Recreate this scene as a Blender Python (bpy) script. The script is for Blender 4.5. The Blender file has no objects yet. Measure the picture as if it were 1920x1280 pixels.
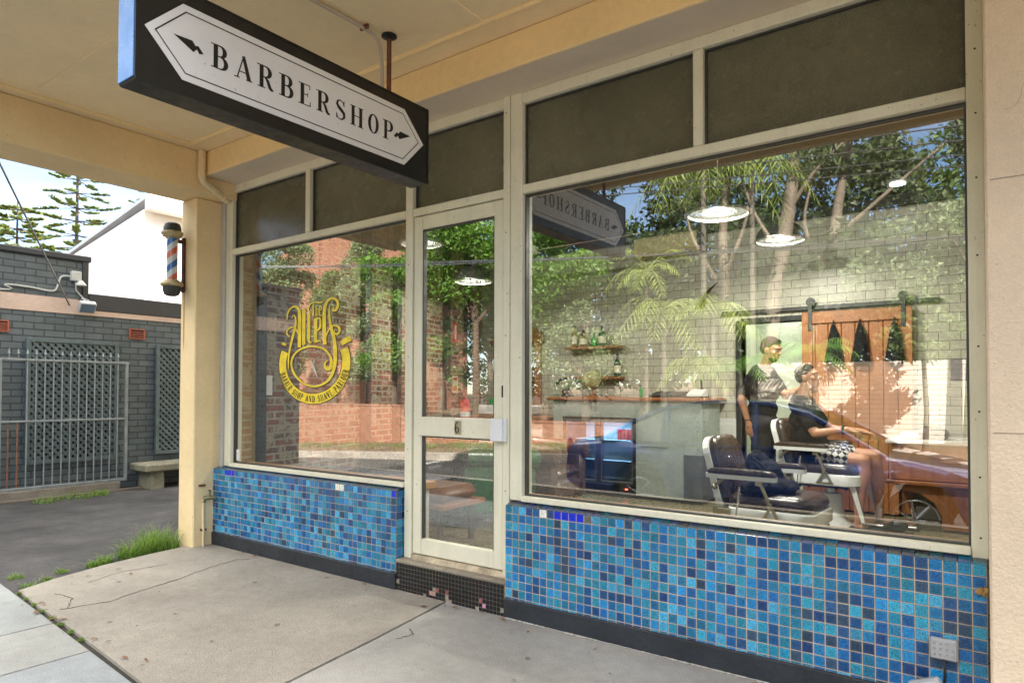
import bpy, math, random
import numpy as np
from mathutils import Vector, Matrix
R = math.radians
scene = bpy.context.scene
C = scene.collection
# ------------------------------------------------------------------ camera
yaw, pitch, roll = R(-36.1), R(1.2), R(.12)
fw = Vector((math.sin(yaw)*math.cos(pitch), math.cos(yaw)*math.cos(pitch), math.sin(pitch)))
r_ = Vector((math.cos(yaw), -math.sin(yaw), 0)); u_ = r_.cross(fw)
rr = math.cos(roll)*r_ + math.sin(roll)*u_; uu = -math.sin(roll)*r_ + math.cos(roll)*u_
cam = bpy.data.cameras.new('camera'); co = bpy.data.objects.new('camera', cam); C.objects.link(co)
mw = Matrix((rr, uu, -fw)).transposed().to_4x4(); mw.translation = Vector((0, 0, 1.27)); co.matrix_world = mw
cam.sensor_width = 36; cam.lens = 23.51; cam.shift_y = 69/1920; cam.clip_start = .05; cam.clip_end = 3000
scene.camera = co
# ------------------------------------------------------------------ light
SUN_EL, SUN_AZ = R(35), R(32)       # azimuth from +Y towards +X
w = bpy.data.worlds.new("World"); scene.world = w; w.use_nodes = True
nt = w.node_tree; bg = nt.nodes['Background']
sky = nt.nodes.new('ShaderNodeTexSky'); sky.sky_type = 'NISHITA'; sky.sun_disc = False
sky.sun_elevation = SUN_EL; sky.sun_rotation = SUN_AZ; sky.air_density = .9; sky.dust_density = .2; sky.ozone_density = 3.0
tc = nt.nodes.new('ShaderNodeTexCoord'); mp = nt.nodes.new('ShaderNodeMapping'); mp.inputs['Scale'].default_value = (1, 1, 3.2)
nz = nt.nodes.new('ShaderNodeTexNoise'); nz.inputs['Scale'].default_value = 2.6; nz.inputs['Detail'].default_value = 9; nz.inputs['Roughness'].default_value = .55
cr = nt.nodes.new('ShaderNodeValToRGB'); cr.color_ramp.elements[0].position = .40; cr.color_ramp.elements[1].position = .62
mx = nt.nodes.new('ShaderNodeMix'); mx.data_type = 'RGBA'; mx.inputs[7].default_value = (21, 19.8, 17.8, 1)
L = nt.links.new
L(tc.outputs['Generated'], mp.inputs[0]); L(mp.outputs[0], nz.inputs['Vector']); L(nz.outputs[0], cr.inputs[0])
sp_ = nt.nodes.new('ShaderNodeSeparateXYZ'); L(tc.outputs['Generated'], sp_.inputs[0])
m1 = nt.nodes.new('ShaderNodeMapRange'); m1.inputs[1].default_value = .30; m1.inputs[2].default_value = .55; m1.inputs[3].default_value = .05; m1.inputs[4].default_value = 1; L(sp_.outputs[2], m1.inputs[0])  # unseen bright cloud, kept high overhead, added to lift the shaded front
mm = nt.nodes.new('ShaderNodeMath'); mm.operation = 'MULTIPLY'; L(cr.outputs[0], mm.inputs[0]); L(m1.outputs[0], mm.inputs[1])
L(mm.outputs[0], mx.inputs[0]); L(sky.outputs[0], mx.inputs[6]); L(mx.outputs[2], bg.inputs[0])
bg.inputs[1].default_value = .05
sun = bpy.data.lights.new('sun', 'SUN'); sun.energy = 2.6; sun.angle = R(.5); sun.color = (1, .94, .85)
so = bpy.data.objects.new('sun', sun); C.objects.link(so)
sd = Vector((math.sin(SUN_AZ)*math.cos(SUN_EL), math.cos(SUN_AZ)*math.cos(SUN_EL), math.sin(SUN_EL)))
so.rotation_euler = sd.to_track_quat('Z', 'Y').to_euler(); so.location = (0, 0, 30)
vs = scene.view_settings; vs.view_transform = 'Standard'; vs.look = 'None'; vs.gamma = 1; vs.exposure = 3.15
cy = scene.cycles; cy.use_denoising = True; cy.max_bounces = 9; cy.diffuse_bounces = 5; cy.glossy_bounces = 4
cy.transparent_max_bounces = 12; cy.transmission_bounces = 4; cy.caustics_reflective = False; cy.caustics_refractive = False
cy.sample_clamp_indirect = 6
# ------------------------------------------------------------------ helpers
class MB:
    def __init__(s): s.v = []; s.f = []; s.c = []; s.col = None; s.T = None
    def vert(s, p):
        p = Vector(p)
        if s.T is not None: p = s.T @ p
        s.v.append(p[:]); return len(s.v)-1
    def face(s, idx): s.f.append(idx); s.c.append(s.col)
    def poly(s, pts): s.face([s.vert(p) for p in pts])
    def box(s, x0, x1, y0, y1, z0, z1):
        i = [s.vert((x, y, z)) for z in (z0, z1) for y in (y0, y1) for x in (x0, x1)]
        for q in ((0,2,3,1),(4,5,7,6),(0,1,5,4),(2,6,7,3),(0,4,6,2),(1,3,7,5)): s.face([i[k] for k in q])
    def bbox(s, x0, x1, y0, y1, z0, z1, b=.01):          # box with chamfered edges
        b = min(b, abs(x1-x0)*.45, abs(y1-y0)*.45, abs(z1-z0)*.45)
        X, Y, Z = (x0, x1), (y0, y1), (z0, z1); sx = (1, -1); V = {}
        for i in (0, 1):
            for j in (0, 1):
                for k in (0, 1):
                    V[i,j,k,0] = s.vert((X[i], Y[j]+sx[j]*b, Z[k]+sx[k]*b))
                    V[i,j,k,1] = s.vert((X[i]+sx[i]*b, Y[j], Z[k]+sx[k]*b))
                    V[i,j,k,2] = s.vert((X[i]+sx[i]*b, Y[j]+sx[j]*b, Z[k]))
        q = lambda a: s.face([V[t] for t in a])
        for i in (0, 1):
            a = [(i,0,0,0),(i,0,1,0),(i,1,1,0),(i,1,0,0)]; q(a if i == 0 else a[::-1])
            a = [(0,i,0,1),(1,i,0,1),(1,i,1,1),(0,i,1,1)]; q(a if i == 0 else a[::-1])
            a = [(0,0,i,2),(0,1,i,2),(1,1,i,2),(1,0,i,2)]; q(a if i == 0 else a[::-1])
        for i in (0, 1):
            for j in (0, 1):
                f = (i+j) % 2 == 0
                a = [(i,j,0,0),(i,j,0,1),(i,j,1,1),(i,j,1,0)]; q(a[::-1] if f else a)
                a = [(i,0,j,0),(i,0,j,2),(i,1,j,2),(i,1,j,0)]; q(a if f else a[::-1])
                a = [(0,i,j,1),(0,i,j,2),(1,i,j,2),(1,i,j,1)]; q(a[::-1] if f else a)
                for k in (0, 1):
                    a = [(i,j,k,0),(i,j,k,1),(i,j,k,2)]; q(a if (i+j+k) % 2 == 0 else a[::-1])
    def tube(s, pts, r, n=10, cap=True):
        pts = [Vector(p) for p in pts]
        rs = list(r) if isinstance(r, (list, tuple)) else [r]*len(pts)
        t0 = (pts[1]-pts[0]).normalized(); a = t0.orthogonal().normalized(); rings = []
        for i, p in enumerate(pts):
            t = (pts[min(i+1, len(pts)-1)]-pts[max(i-1, 0)])
            t = t.normalized() if t.length > 1e-9 else t0
            a = (a - t*a.dot(t)); a = a.normalized() if a.length > 1e-6 else t.orthogonal().normalized()
            b = t.cross(a)
            rings.append([s.vert(p+(a*math.cos(2*math.pi*k/n)+b*math.sin(2*math.pi*k/n))*rs[i]) for k in range(n)])
        for i in range(len(rings)-1):
            for k in range(n): s.face([rings[i][k], rings[i][(k+1)%n], rings[i+1][(k+1)%n], rings[i+1][k]])
        if cap: s.face(rings[0][::-1]); s.face(rings[-1])
    def lathe(s, prof, c=(0,0,0), n=24, axis='z', caps=True):
        c = Vector(c); rings = []
        for r, h in prof:
            rg = []
            for k in range(n):
                a = 2*math.pi*k/n; x, y = r*math.cos(a), r*math.sin(a)
                p = {'z': (x, y, h), 'y': (x, h, y), 'x': (h, x, y)}[axis]
                rg.append(s.vert(c+Vector(p)))
            rings.append(rg)
        for i in range(len(rings)-1):
            for k in range(n): s.face([rings[i][k], rings[i][(k+1)%n], rings[i+1][(k+1)%n], rings[i+1][k]])
        if caps: s.face(rings[0][::-1]); s.face(rings[-1])
    def prism(s, poly, axis, a, b):   # poly of 2-D points in the two other axes
        def P(u, v, h): return {'x': (h, u, v), 'y': (u, h, v), 'z': (u, v, h)}[axis]
        A = [s.vert(P(u, v, a)) for u, v in poly]; B = [s.vert(P(u, v, b)) for u, v in poly]; n = len(poly)
        s.face(A[::-1]); s.face(B)
        for k in range(n): s.face([A[k], A[(k+1)%n], B[(k+1)%n], B[k]])
    def sphere(s, c, r, n=14, m=9, sc=(1,1,1), rot=None):
        c = Vector(c); rings = []
        for i in range(1, m):
            th = math.pi*i/m
            rg = []
            for k in range(n):
                ph = 2*math.pi*k/n
                p = Vector((math.sin(th)*math.cos(ph)*sc[0], math.sin(th)*math.sin(ph)*sc[1], math.cos(th)*sc[2]))*r
                if rot is not None: p = rot @ p
                rg.append(s.vert(c+p))
            rings.append(rg)
        t = Vector((0,0,sc[2]*r)); t = rot @ t if rot is not None else t
        a = s.vert(c+t); b = s.vert(c-t)
        for k in range(n):
            s.face([a, rings[0][k], rings[0][(k+1)%n]]); s.face([b, rings[-1][(k+1)%n], rings[-1][k]])
            for i in range(len(rings)-1): s.face([rings[i][k], rings[i+1][k], rings[i+1][(k+1)%n], rings[i][(k+1)%n]])
    def build(s, name, m, parent=None, smooth=False, kind=None):
        me = bpy.data.meshes.new(name); me.from_pydata(s.v, [], s.f); me.materials.append(m)
        if smooth:
            me.polygons.foreach_set('use_smooth', [True]*len(me.polygons))
            try: me.set_sharp_from_angle(angle=R(38))
            except Exception: pass
        if any(c is not None for c in s.c):
            at = me.color_attributes.new('Col', 'FLOAT_COLOR', 'CORNER'); arr = []
            for f, c in zip(s.f, s.c):
                c = c or (1, 1, 1); arr += [c[0], c[1], c[2], 1.0]*len(f)
            at.data.foreach_set('color', arr)
        me.update(); o = bpy.data.objects.new(name, me); C.objects.link(o); put(o, parent)
        if kind: o['kind'] = kind
        return o
def put(o, parent):
    if parent is not None:
        o.parent = parent; o.matrix_parent_inverse = wm(parent).inverted()
def wm(o):
    m = Matrix.LocRotScale(o.location, o.rotation_euler, o.scale)
    return (wm(o.parent) @ o.matrix_parent_inverse @ m) if o.parent else m
def tag(o, label=None, cat=None, group=None, kind=None):
    for k, v in (('label', label), ('category', cat), ('group', group), ('kind', kind)):
        if v: o[k] = v
    return o
def thing(name, label, cat, loc=(0,0,0), group=None):
    o = bpy.data.objects.new(name, None); o.empty_display_size = .1; o.location = loc; C.objects.link(o)
    return tag(o, label, cat, group)
def copy_tree(o, parent=None):
    c = o.copy(); C.objects.link(c)
    if parent is not None: c.parent = parent
    for ch in list(o.children): copy_tree(ch, c)
    return c
def ribbon(mb, pts, ws, fn, d0, d1):      # flat stroke with varying width; fn(u,v,d) -> 3-D
    n = len(pts); ws = ws if isinstance(ws, (list, tuple)) else [ws]*n
    A, B = [], []
    for i in range(n):
        a = pts[max(i-1, 0)]; b = pts[min(i+1, n-1)]
        dx, dy = b[0]-a[0], b[1]-a[1]; l = math.hypot(dx, dy) or 1
        nx, ny = -dy/l, dx/l; h = ws[i]/2
        A.append((pts[i][0]+nx*h, pts[i][1]+ny*h)); B.append((pts[i][0]-nx*h, pts[i][1]-ny*h))
    for i in range(n-1):
        q = [A[i], A[i+1], B[i+1], B[i]]
        F = [mb.vert(fn(u, v, d1)) for u, v in q]; mb.face(F)
        G = [mb.vert(fn(u, v, d0)) for u, v in q]
        mb.face([F[0], F[1], G[1], G[0]]); mb.face([F[3], F[2], G[2], G[3]])
def smooth_pts(pts, k=4):                 # Catmull-Rom
    out = []; n = len(pts)
    for i in range(n-1):
        p = [pts[max(i-1, 0)], pts[i], pts[i+1], pts[min(i+2, n-1)]]
        for j in range(k):
            t = j/k; o = []
            for d in range(len(p[0])):
                a, b, c, e = (q[d] for q in p)
                o.append(.5*((2*b)+(-a+c)*t+(2*a-5*b+4*c-e)*t*t+(-a+3*b-3*c+e)*t**3))
            out.append(tuple(o))
    out.append(tuple(pts[-1])); return out
# ------------------------------------------------------------------ materials
_m = {}
def mat(name, col, rough=.6, metal=0., var=.12, vs_=3., bump=.0, bs=90., spots=0., emit=0., spec=.5, coat=0., attr=False, streak=0., grain=0., gs=240.):
    if name in _m: return _m[name]
    m = bpy.data.materials.new(name); m.use_nodes = True; t = m.node_tree; N = t.nodes; K = t.links.new
    b = N['Principled BSDF']; b.inputs['Roughness'].default_value = rough; b.inputs['Metallic'].default_value = metal
    b.inputs['Specular IOR Level'].default_value = spec; b.inputs['Coat Weight'].default_value = coat
    tc = N.new('ShaderNodeTexCoord')
    if attr:
        a = N.new('ShaderNodeAttribute'); a.attribute_name = 'Col'; src = a.outputs['Color']
    else:
        rgb = N.new('ShaderNodeRGB'); rgb.outputs[0].default_value = (*col, 1); src = rgb.outputs[0]
    def noise(scale, det=4, rgh=.6, vec=None):
        n = N.new('ShaderNodeTexNoise'); n.inputs['Scale'].default_value = scale; n.inputs['Detail'].default_value = det; n.inputs['Roughness'].default_value = rgh
        K(vec or tc.outputs['Object'], n.inputs['Vector']); return n.outputs[0]
    def mr(x, a, b_, c, d):
        n = N.new('ShaderNodeMapRange'); n.inputs[1].default_value = a; n.inputs[2].default_value = b_; n.inputs[3].default_value = c; n.inputs[4].default_value = d
        K(x, n.inputs[0]); return n.outputs[0]
    def mul(c_, f):
        n = N.new('ShaderNodeMix'); n.data_type = 'RGBA'; n.blend_type = 'MULTIPLY'; n.inputs[0].default_value = 1
        K(c_, n.inputs[6]); K(f, n.inputs[7]); return n.outputs[2]
    if var > 0:
        src = mul(src, mr(noise(vs_, 6), .3, .7, 1-var, 1+var*.7))
        src = mul(src, mr(noise(vs_*14, 3), .3, .7, 1-var*.5, 1+var*.4))
    if spots > 0:
        src = mul(src, mr(noise(38, 2, .7), .70, .735, 1, 1-spots))
        src = mul(src, mr(noise(11, 5, .8), .66, .74, 1, 1-spots*.55))
    if grain > 0:
        src = mul(src, mr(noise(gs, 3, .8), .36, .64, 1-grain, 1+grain*.8))
        src = mul(src, mr(noise(.9, 4, .6), .35, .65, 1-grain*.8, 1+grain*.35))
    if streak > 0:
        mp = N.new('ShaderNodeMapping'); mp.inputs['Scale'].default_value = (14, 14, .8); K(tc.outputs['Object'], mp.inputs[0])
        src = mul(src, mr(noise(1.3, 5, .65, mp.outputs[0]), .5, .75, 1, 1-streak))
    K(src, b.inputs['Base Color'])
    if bump > 0:
        bp = N.new('ShaderNodeBump'); bp.inputs['Strength'].default_value = bump; bp.inputs['Distance'].default_value = .01
        K(noise(bs, 4), bp.inputs['Height']); K(bp.outputs[0], b.inputs['Normal'])
    if var > 0 and metal < .5: K(mr(noise(vs_*5, 4), .3, .7, max(rough-.1, .02), min(rough+.12, 1)), b.inputs['Roughness'])
    if emit > 0: b.inputs['Emission Color'].default_value = (*col, 1); b.inputs['Emission Strength'].default_value = emit
    _m[name] = m; return m
def brick(name, c1, c2, mortar, bw, rh, ms, rough=.8, bump=.6, var=.25, patch=None, pth=(.5, .6), off=.5):
    m = bpy.data.materials.new(name); m.use_nodes = True; t = m.node_tree; N = t.nodes; K = t.links.new
    b = N['Principled BSDF']; b.inputs['Roughness'].default_value = rough
    tc = N.new('ShaderNodeTexCoord'); sp = N.new('ShaderNodeSeparateXYZ'); K(tc.outputs['Object'], sp.inputs[0])
    ad = N.new('ShaderNodeMath'); K(sp.outputs[0], ad.inputs[0]); K(sp.outputs[1], ad.inputs[1])
    cb = N.new('ShaderNodeCombineXYZ'); K(ad.outputs[0], cb.inputs[0]); K(sp.outputs[2], cb.inputs[1])
    br = N.new('ShaderNodeTexBrick'); K(cb.outputs[0], br.inputs['Vector']); br.offset = off
    br.inputs['Scale'].default_value = 1; br.inputs['Brick Width'].default_value = bw; br.inputs['Row Height'].default_value = rh
    br.inputs['Mortar Size'].default_value = ms; br.inputs['Mortar Smooth'].default_value = .15; br.inputs['Bias'].default_value = 0
    br.inputs['Color1'].default_value = (*c1, 1); br.inputs['Color2'].default_value = (*c2, 1); br.inputs['Mortar'].default_value = (*mortar, 1)
    n = N.new('ShaderNodeTexNoise'); n.inputs['Scale'].default_value = 5; n.inputs['Detail'].default_value = 8; n.inputs['Roughness'].default_value = .7; K(tc.outputs['Object'], n.inputs['Vector'])
    r = N.new('ShaderNodeMapRange'); r.inputs[1].default_value = .3; r.inputs[2].default_value = .7; r.inputs[3].default_value = 1-var; r.inputs[4].default_value = 1+var
    K(n.outputs[0], r.inputs[0])
    x = N.new('ShaderNodeMix'); x.data_type = 'RGBA'; x.blend_type = 'MULTIPLY'; x.inputs[0].default_value = 1; K(br.outputs[0], x.inputs[6]); K(r.outputs[0], x.inputs[7])
    src = x.outputs[2]
    if patch:
        n2 = N.new('ShaderNodeTexNoise'); n2.inputs['Scale'].default_value = 7; n2.inputs['Detail'].default_value = 6; n2.inputs['Roughness'].default_value = .75; K(tc.outputs['Object'], n2.inputs['Vector'])
        r2 = N.new('ShaderNodeMapRange'); r2.inputs[1].default_value = pth[0]; r2.inputs[2].default_value = pth[1]; K(n2.outputs[0], r2.inputs[0])
        y = N.new('ShaderNodeMix'); y.data_type = 'RGBA'; K(r2.outputs[0], y.inputs[0]); K(src, y.inputs[6]); y.inputs[7].default_value = (*patch, 1); src = y.outputs[2]
    K(src, b.inputs['Base Color'])
    iv = N.new('ShaderNodeMath'); iv.operation = 'SUBTRACT'; iv.inputs[0].default_value = 1; K(br.outputs['Fac'], iv.inputs[1])
    a2 = N.new('ShaderNodeMath'); a2.operation = 'MULTIPLY_ADD'; K(n.outputs[0], a2.inputs[0]); a2.inputs[1].default_value = .35; K(iv.outputs[0], a2.inputs[2])
    bp = N.new('ShaderNodeBump'); bp.inputs['Strength'].default_value = bump; bp.inputs['Distance'].default_value = .008; K(a2.outputs[0], bp.inputs['Height']); K(bp.outputs[0], b.inputs['Normal'])
    return m
def leafmat(name, c1, c2, trans=.35, rough=.5):
    m = bpy.data.materials.new(name); m.use_nodes = True; t = m.node_tree; N = t.nodes; K = t.links.new
    b = N['Principled BSDF']; b.inputs['Roughness'].default_value = rough
    g = N.new('ShaderNodeNewGeometry'); cr = N.new('ShaderNodeValToRGB'); K(g.outputs['Random Per Island'], cr.inputs[0])
    cr.color_ramp.elements[0].color = (*c1, 1); cr.color_ramp.elements[1].color = (*c2, 1)
    K(cr.outputs[0], b.inputs['Base Color']); tr = N.new('ShaderNodeBsdfTranslucent'); K(cr.outputs[0], tr.inputs[0])
    ms = N.new('ShaderNodeMixShader'); ms.inputs[0].default_value = trans; K(b.outputs[0], ms.inputs[1]); K(tr.outputs[0], ms.inputs[2])
    K(ms.outputs[0], N['Material Output'].inputs[0]); return m
def glassmat(name, ior, tint=(.96, .98, .96), film=0.):
    m = bpy.data.materials.new(name); m.use_nodes = True; t = m.node_tree; N = t.nodes; K = t.links.new
    for n in list(N):
        if n.type == 'BSDF_PRINCIPLED': N.remove(n)
    tr = N.new('ShaderNodeBsdfTransparent'); tr.inputs[0].default_value = (*tint, 1)
    gl = N.new('ShaderNodeBsdfGlossy'); gl.inputs['Roughness'].default_value = 0
    fr = N.new('ShaderNodeFresnel'); fr.inputs[0].default_value = ior
    geo = N.new('ShaderNodeNewGeometry'); 
    # the same fresnel for both sides of the pane
    dt = N.new('ShaderNodeMix'); dt.data_type = 'FLOAT'; dt.inputs[2].default_value = ior; dt.inputs[3].default_value = 1/ior
    K(geo.outputs['Backfacing'], dt.inputs[0]); iv = N.new('ShaderNodeMath'); iv.operation = 'MULTIPLY'; iv.inputs[1].default_value = 1
    fr2 = N.new('ShaderNodeFresnel'); K(dt.outputs[0], fr2.inputs[0])
    ms = N.new('ShaderNodeMixShader'); K(fr2.outputs[0], ms.inputs[0]); K(tr.outputs[0], ms.inputs[1]); K(gl.outputs[0], ms.inputs[2])
    out = ms.outputs[0]
    if film > 0:      # dusty, run-down marks on the outside
        df = N.new('ShaderNodeBsdfDiffuse'); df.inputs[0].default_value = (.75, .73, .68, 1)
        tc = N.new('ShaderNodeTexCoord'); mp = N.new('ShaderNodeMapping'); mp.inputs['Scale'].default_value = (9, 9, 1.1); K(tc.outputs['Object'], mp.inputs[0])
        n = N.new('ShaderNodeTexNoise'); n.inputs['Scale'].default_value = 2.2; n.inputs['Detail'].default_value = 8; n.inputs['Roughness'].default_value = .7; K(mp.outputs[0], n.inputs['Vector'])
        r = N.new('ShaderNodeMapRange'); r.inputs[1].default_value = .56; r.inputs[2].default_value = .82; r.inputs[3].default_value = 0; r.inputs[4].default_value = film; K(n.outputs[0], r.inputs[0])
        m2 = N.new('ShaderNodeMixShader'); K(r.outputs[0], m2.inputs[0]); K(out, m2.inputs[1]); K(df.outputs[0], m2.inputs[2]); out = m2.outputs[0]
    K(out, N['Material Output'].inputs[0]); return m
CREAM = mat('cream_render', (.86, .67, .38), .75, grain=.10, var=.07, vs_=2, bump=.35, bs=110, spots=.25)
CREAM_BEAM = mat('cream_beam', (.90, .69, .36), .6, grain=.06, var=.08, vs_=1.5, bump=.12, bs=60, spots=.12)
CREAM_CEIL = mat('cream_ceiling', (.90, .73, .46), .7, grain=.06, var=.06, vs_=1.2, bump=.15, bs=150, spots=.08)
SOFFIT = mat('soffit', (.70, .60, .47), .7, var=.06, vs_=2, spots=.12)
PEACH = mat('peach_render', (.82, .66, .49), .85, grain=.10, var=.06, vs_=2, bump=.7, bs=70, spots=.2)
FRAME = mat('frame_paint', (.74, .71, .56), .42, var=.06, vs_=5, spots=.45, streak=.10)
FRAME_IN = mat('frame_gasket', (.05, .05, .045), .5, var=.05)  # dark strip around each pane
TIMBER = mat('timber', (.27, .10, .035), .38, var=.25, vs_=4, streak=.3)
TIMBER2 = mat('timber_door', (.31, .115, .032), .45, var=.2, vs_=3, streak=.35)
SILLWOOD = mat('sill_wood', (.50, .26, .11), .5, var=.2, vs_=6)
GLASS = glassmat('window_glass', 2.5, (.97, .985, .965), .05)
OLIVE = mat('olive_film', (.14, .135, .088), .24, grain=.35, gs=170, var=.16, vs_=1.2, bump=.05, bs=300, spots=.05)
TILE = mat('mosaic_tile', (0, 0, 0), .22, var=.0, attr=True)
GROUT = mat('grout', (.46, .39, .32), .85, var=.25)
BLACKP = mat('base_paint', (.022, .027, .035), .55, var=.35, vs_=6, bump=.3, bs=40, spots=.2)
DARKM = mat('dark_metal', (.02, .02, .022), .4, metal=.3, var=.1)
STEEL = mat('steel', (.55, .56, .55), .32, metal=1, var=.1)
CHROME = mat('chrome', (.75, .72, .62), .15, metal=1, var=0)
RUST = mat('rust', (.16, .06, .03), .8, var=.4, vs_=15)
WHITEP = mat('white_paint', (.75, .75, .72), .45, var=.05)
def speckle_tiles():
    t = TILE.node_tree; N = t.nodes; K = t.links.new; b = N['Principled BSDF']
    tc = N.new('ShaderNodeTexCoord'); n = N.new('ShaderNodeTexNoise'); n.inputs['Scale'].default_value = 230; n.inputs['Detail'].default_value = 4; n.inputs['Roughness'].default_value = .85
    K(tc.outputs['Object'], n.inputs['Vector']); r = N.new('ShaderNodeMapRange'); r.inputs[1].default_value = .38; r.inputs[2].default_value = .64; r.inputs[3].default_value = .35; r.inputs[4].default_value = 1.9; K(n.outputs[0], r.inputs[0])
    src = b.inputs['Base Color'].links[0].from_socket
    x = N.new('ShaderNodeMix'); x.data_type = 'RGBA'; x.blend_type = 'MULTIPLY'; x.inputs[0].default_value = 1; K(src, x.inputs[6]); K(r.outputs[0], x.inputs[7]); K(x.outputs[2], b.inputs['Base Color'])
speckle_tiles()
# ================================================================== SETTING: ground
rnd = random.Random(4)
CONC = mat('concrete_slab', (.34, .30, .25), .85, var=.16, vs_=1.1, bump=.6, bs=140, spots=.35, attr=True, grain=.26, gs=170)
ASPH = mat('asphalt', (.055, .053, .052), .85, var=.35, vs_=.9, bump=1.2, bs=90, grain=.45, gs=120)
ROADM = mat('road_asphalt', (.12, .11, .10), .85, var=.25, vs_=.6, bump=.6, bs=70)
DIRT = mat('joint_dirt', (.035, .03, .022), .95, var=.4, vs_=10)
VERGE = mat('verge_soil', (.20, .14, .085), .95, var=.4, vs_=1.5, bump=.8, bs=20)
def road_z(x, y):
    t = min(max((-1.3-y)/10.7, 0), 1); return -.30+.045*max(min(x, 40), -60)-.18*t
def mk_ground():
    mb = MB(); xs = [-160,-110,-80,-60]+[-50+2.5*i for i in range(33)]+[40,60,100,160]; ys = [-150,-110,-80,-60,-50,-45,-40]+[-38+2*i for i in range(14)]+[-12.3,-12,-8,-4,-1.3,-1.28,3,10,40,90,150]
    def z(x, y):
        if y > -1.29: return -.16
        if y > -12.1: return road_z(x, y)-.05
        b = road_z(x, -12)+.2
        if y > -14.2: return b
        return b+.3+min((-14.2-y)*.10, 3.0)
    g = [[mb.vert((x, y, z(x, y))) for x in xs] for y in ys]
    for j in range(len(ys)-1):
        for i in range(len(xs)-1): mb.face([g[j][i], g[j][i+1], g[j+1][i+1], g[j+1][i]])
    mb.build('ground', VERGE, kind='structure')
mk_ground()
def strip(name, m, x0, x1, y0, y1, zf, nx=24, thick=.0, kind='structure'):
    mb = MB(); P = []
    for i in range(nx+1):
        x = x0+(x1-x0)*i/nx; P.append((x, zf(x)))
    for (xa, za), (xb, zb) in zip(P, P[1:]):
        v = [(xa,y0,za[0]),(xb,y0,zb[0]),(xb,y1,zb[1]),(xa,y1,za[1])]
        mb.poly(v)
        if thick: 
            mb.poly([(xa,y1,za[1]-thick),(xb,y1,zb[1]-thick),(xb,y1,zb[1]),(xa,y1,za[1])][::-1])
            mb.poly([(xa,y0,za[0]-thick),(xb,y0,zb[0]-thick),(xb,y0,zb[0]),(xa,y0,za[0])])
    return mb.build(name, m, kind=kind)
strip('road', ROADM, -60, 40, -12, -1.42, lambda x: (road_z(x, -12), road_z(x, -1.4)))
strip('far_kerb', mat('kerb_stone', (.42, .37, .31), .85, var=.3, vs_=1.5, bump=.6, bs=25, spots=.3), -60, 40, -12.25, -12.0, lambda x: (road_z(x,-12)+.28, road_z(x,-12)+.27), thick=.5)
strip('near_kerb', mat('kerb_stone', (0,0,0)), -60, 40, -1.42, -1.27, lambda x: (.0, .002), thick=3.2)
strip('verge', VERGE, -60, 40, -14.05, -12.25, lambda x: (road_z(x,-12)+.52, road_z(x,-12)+.275))
# footpath slabs (each a polygon, joints between them)
def slab(mb, pts, z, col, t=.03):
    mb.col = col; n = len(pts); A = [mb.vert((x, y, z)) for x, y in pts]; B = [mb.vert((x, y, z-t)) for x, y in pts]
    mb.face(A)
    for k in range(n): mb.face([B[k], B[(k+1)%n], A[(k+1)%n], A[k]])
mb = MB(); warm = (.335,.305,.26); cool = (.37,.355,.33); g = .006
slab(mb, [(-5.06,1.612),(-4.60,1.565),(-4.15,1.535),(-3.6,1.485),(-3.045,1.43),(-2.50,1.39),(-2.535,1.8),(-2.62,2.4),(-2.735,3.07),(-5.33,3.07),(-5.41,2.87),(-5.38,2.6),(-5.30,2.2),(-5.18,1.85)], .004, warm)
slab(mb, [(-2.485,1.385),(-1.2,1.30),(.2,1.22),(.2,3.07),(-2.722,3.07),(-2.607,2.4),(-2.523,1.8)], 0, cool)
slab(mb, [(.21,1.22),(2.6,1.1),(2.6,3.07),(.21,3.07)], .002, warm); slab(mb, [(2.61,1.1),(6,1.0),(6,3.07),(2.61,3.07)], 0, cool)
xs = [-6.6,-5.2,-4.21,-3.62,-2.3,-1.0,.4,1.8,3.2,6]
yl = lambda x: 1.60-(x+5.07)*.088
for a, b in zip(xs, xs[1:]):
    a += g; b -= g
    slab(mb, [(a,.1),(b,.1),(b,yl(b)-.02),(a,yl(a)-.02)], rnd.uniform(-.003,.001), tuple(c*rnd.uniform(.93,1.05) for c in (.33,.335,.34)))
    slab(mb, [(a,-1.27),(b,-1.27),(b,.09),(a,.09)], rnd.uniform(-.003,.001), tuple(c*rnd.uniform(.8,1.1) for c in (.045,.04,.03)))  # outer row near black: shade put into the colour for its mirror image
slab(mb, [(-60,-1.27),(-6.61,-1.27),(-6.61,1.58),(-60,1.58)], -.004, (.3,.3,.3)); slab(mb, [(6.01,-1.27),(40,-1.27),(40,3.0),(6.01,3.0)], -.004, (.3,.3,.3))
fp = mb.build('footpath', CONC, kind='structure')
mb = MB(); mb.poly([(-60,-1.28,-.012),(40,-1.28,-.012),(40,3.1,-.012),(-5.4,3.1,-.012),(-5.4,2.9,-.012),(-5.05,1.60,-.012),(-60,1.6,-.012)]); mb.build('joint_bedding', DIRT, kind='structure')
mb = MB(); r2 = random.Random(7)                       # cracks in the slabs
def crack(pts, w=.004, z=.0065):
    P = []
    for (a, b), (c, d) in zip(pts, pts[1:]):
        for i in range(8):
            t = i/8; P.append((a+(c-a)*t+r2.uniform(-.008,.008), b+(d-b)*t+r2.uniform(-.008,.008)))
    P.append(pts[-1]); ribbon(mb, P, [w*r2.uniform(.5,1.6) for _ in P], lambda u,v,d: (u,v,d), z-.001, z)
crack([(-4.42,1.62),(-4.35,1.85),(-4.42,2.05),(-4.50,2.35),(-4.62,2.65),(-4.66,2.88),(-4.60,2.95)]); crack([(-4.42,1.66),(-4.62,1.75),(-4.8,1.72)], .003)
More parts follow.
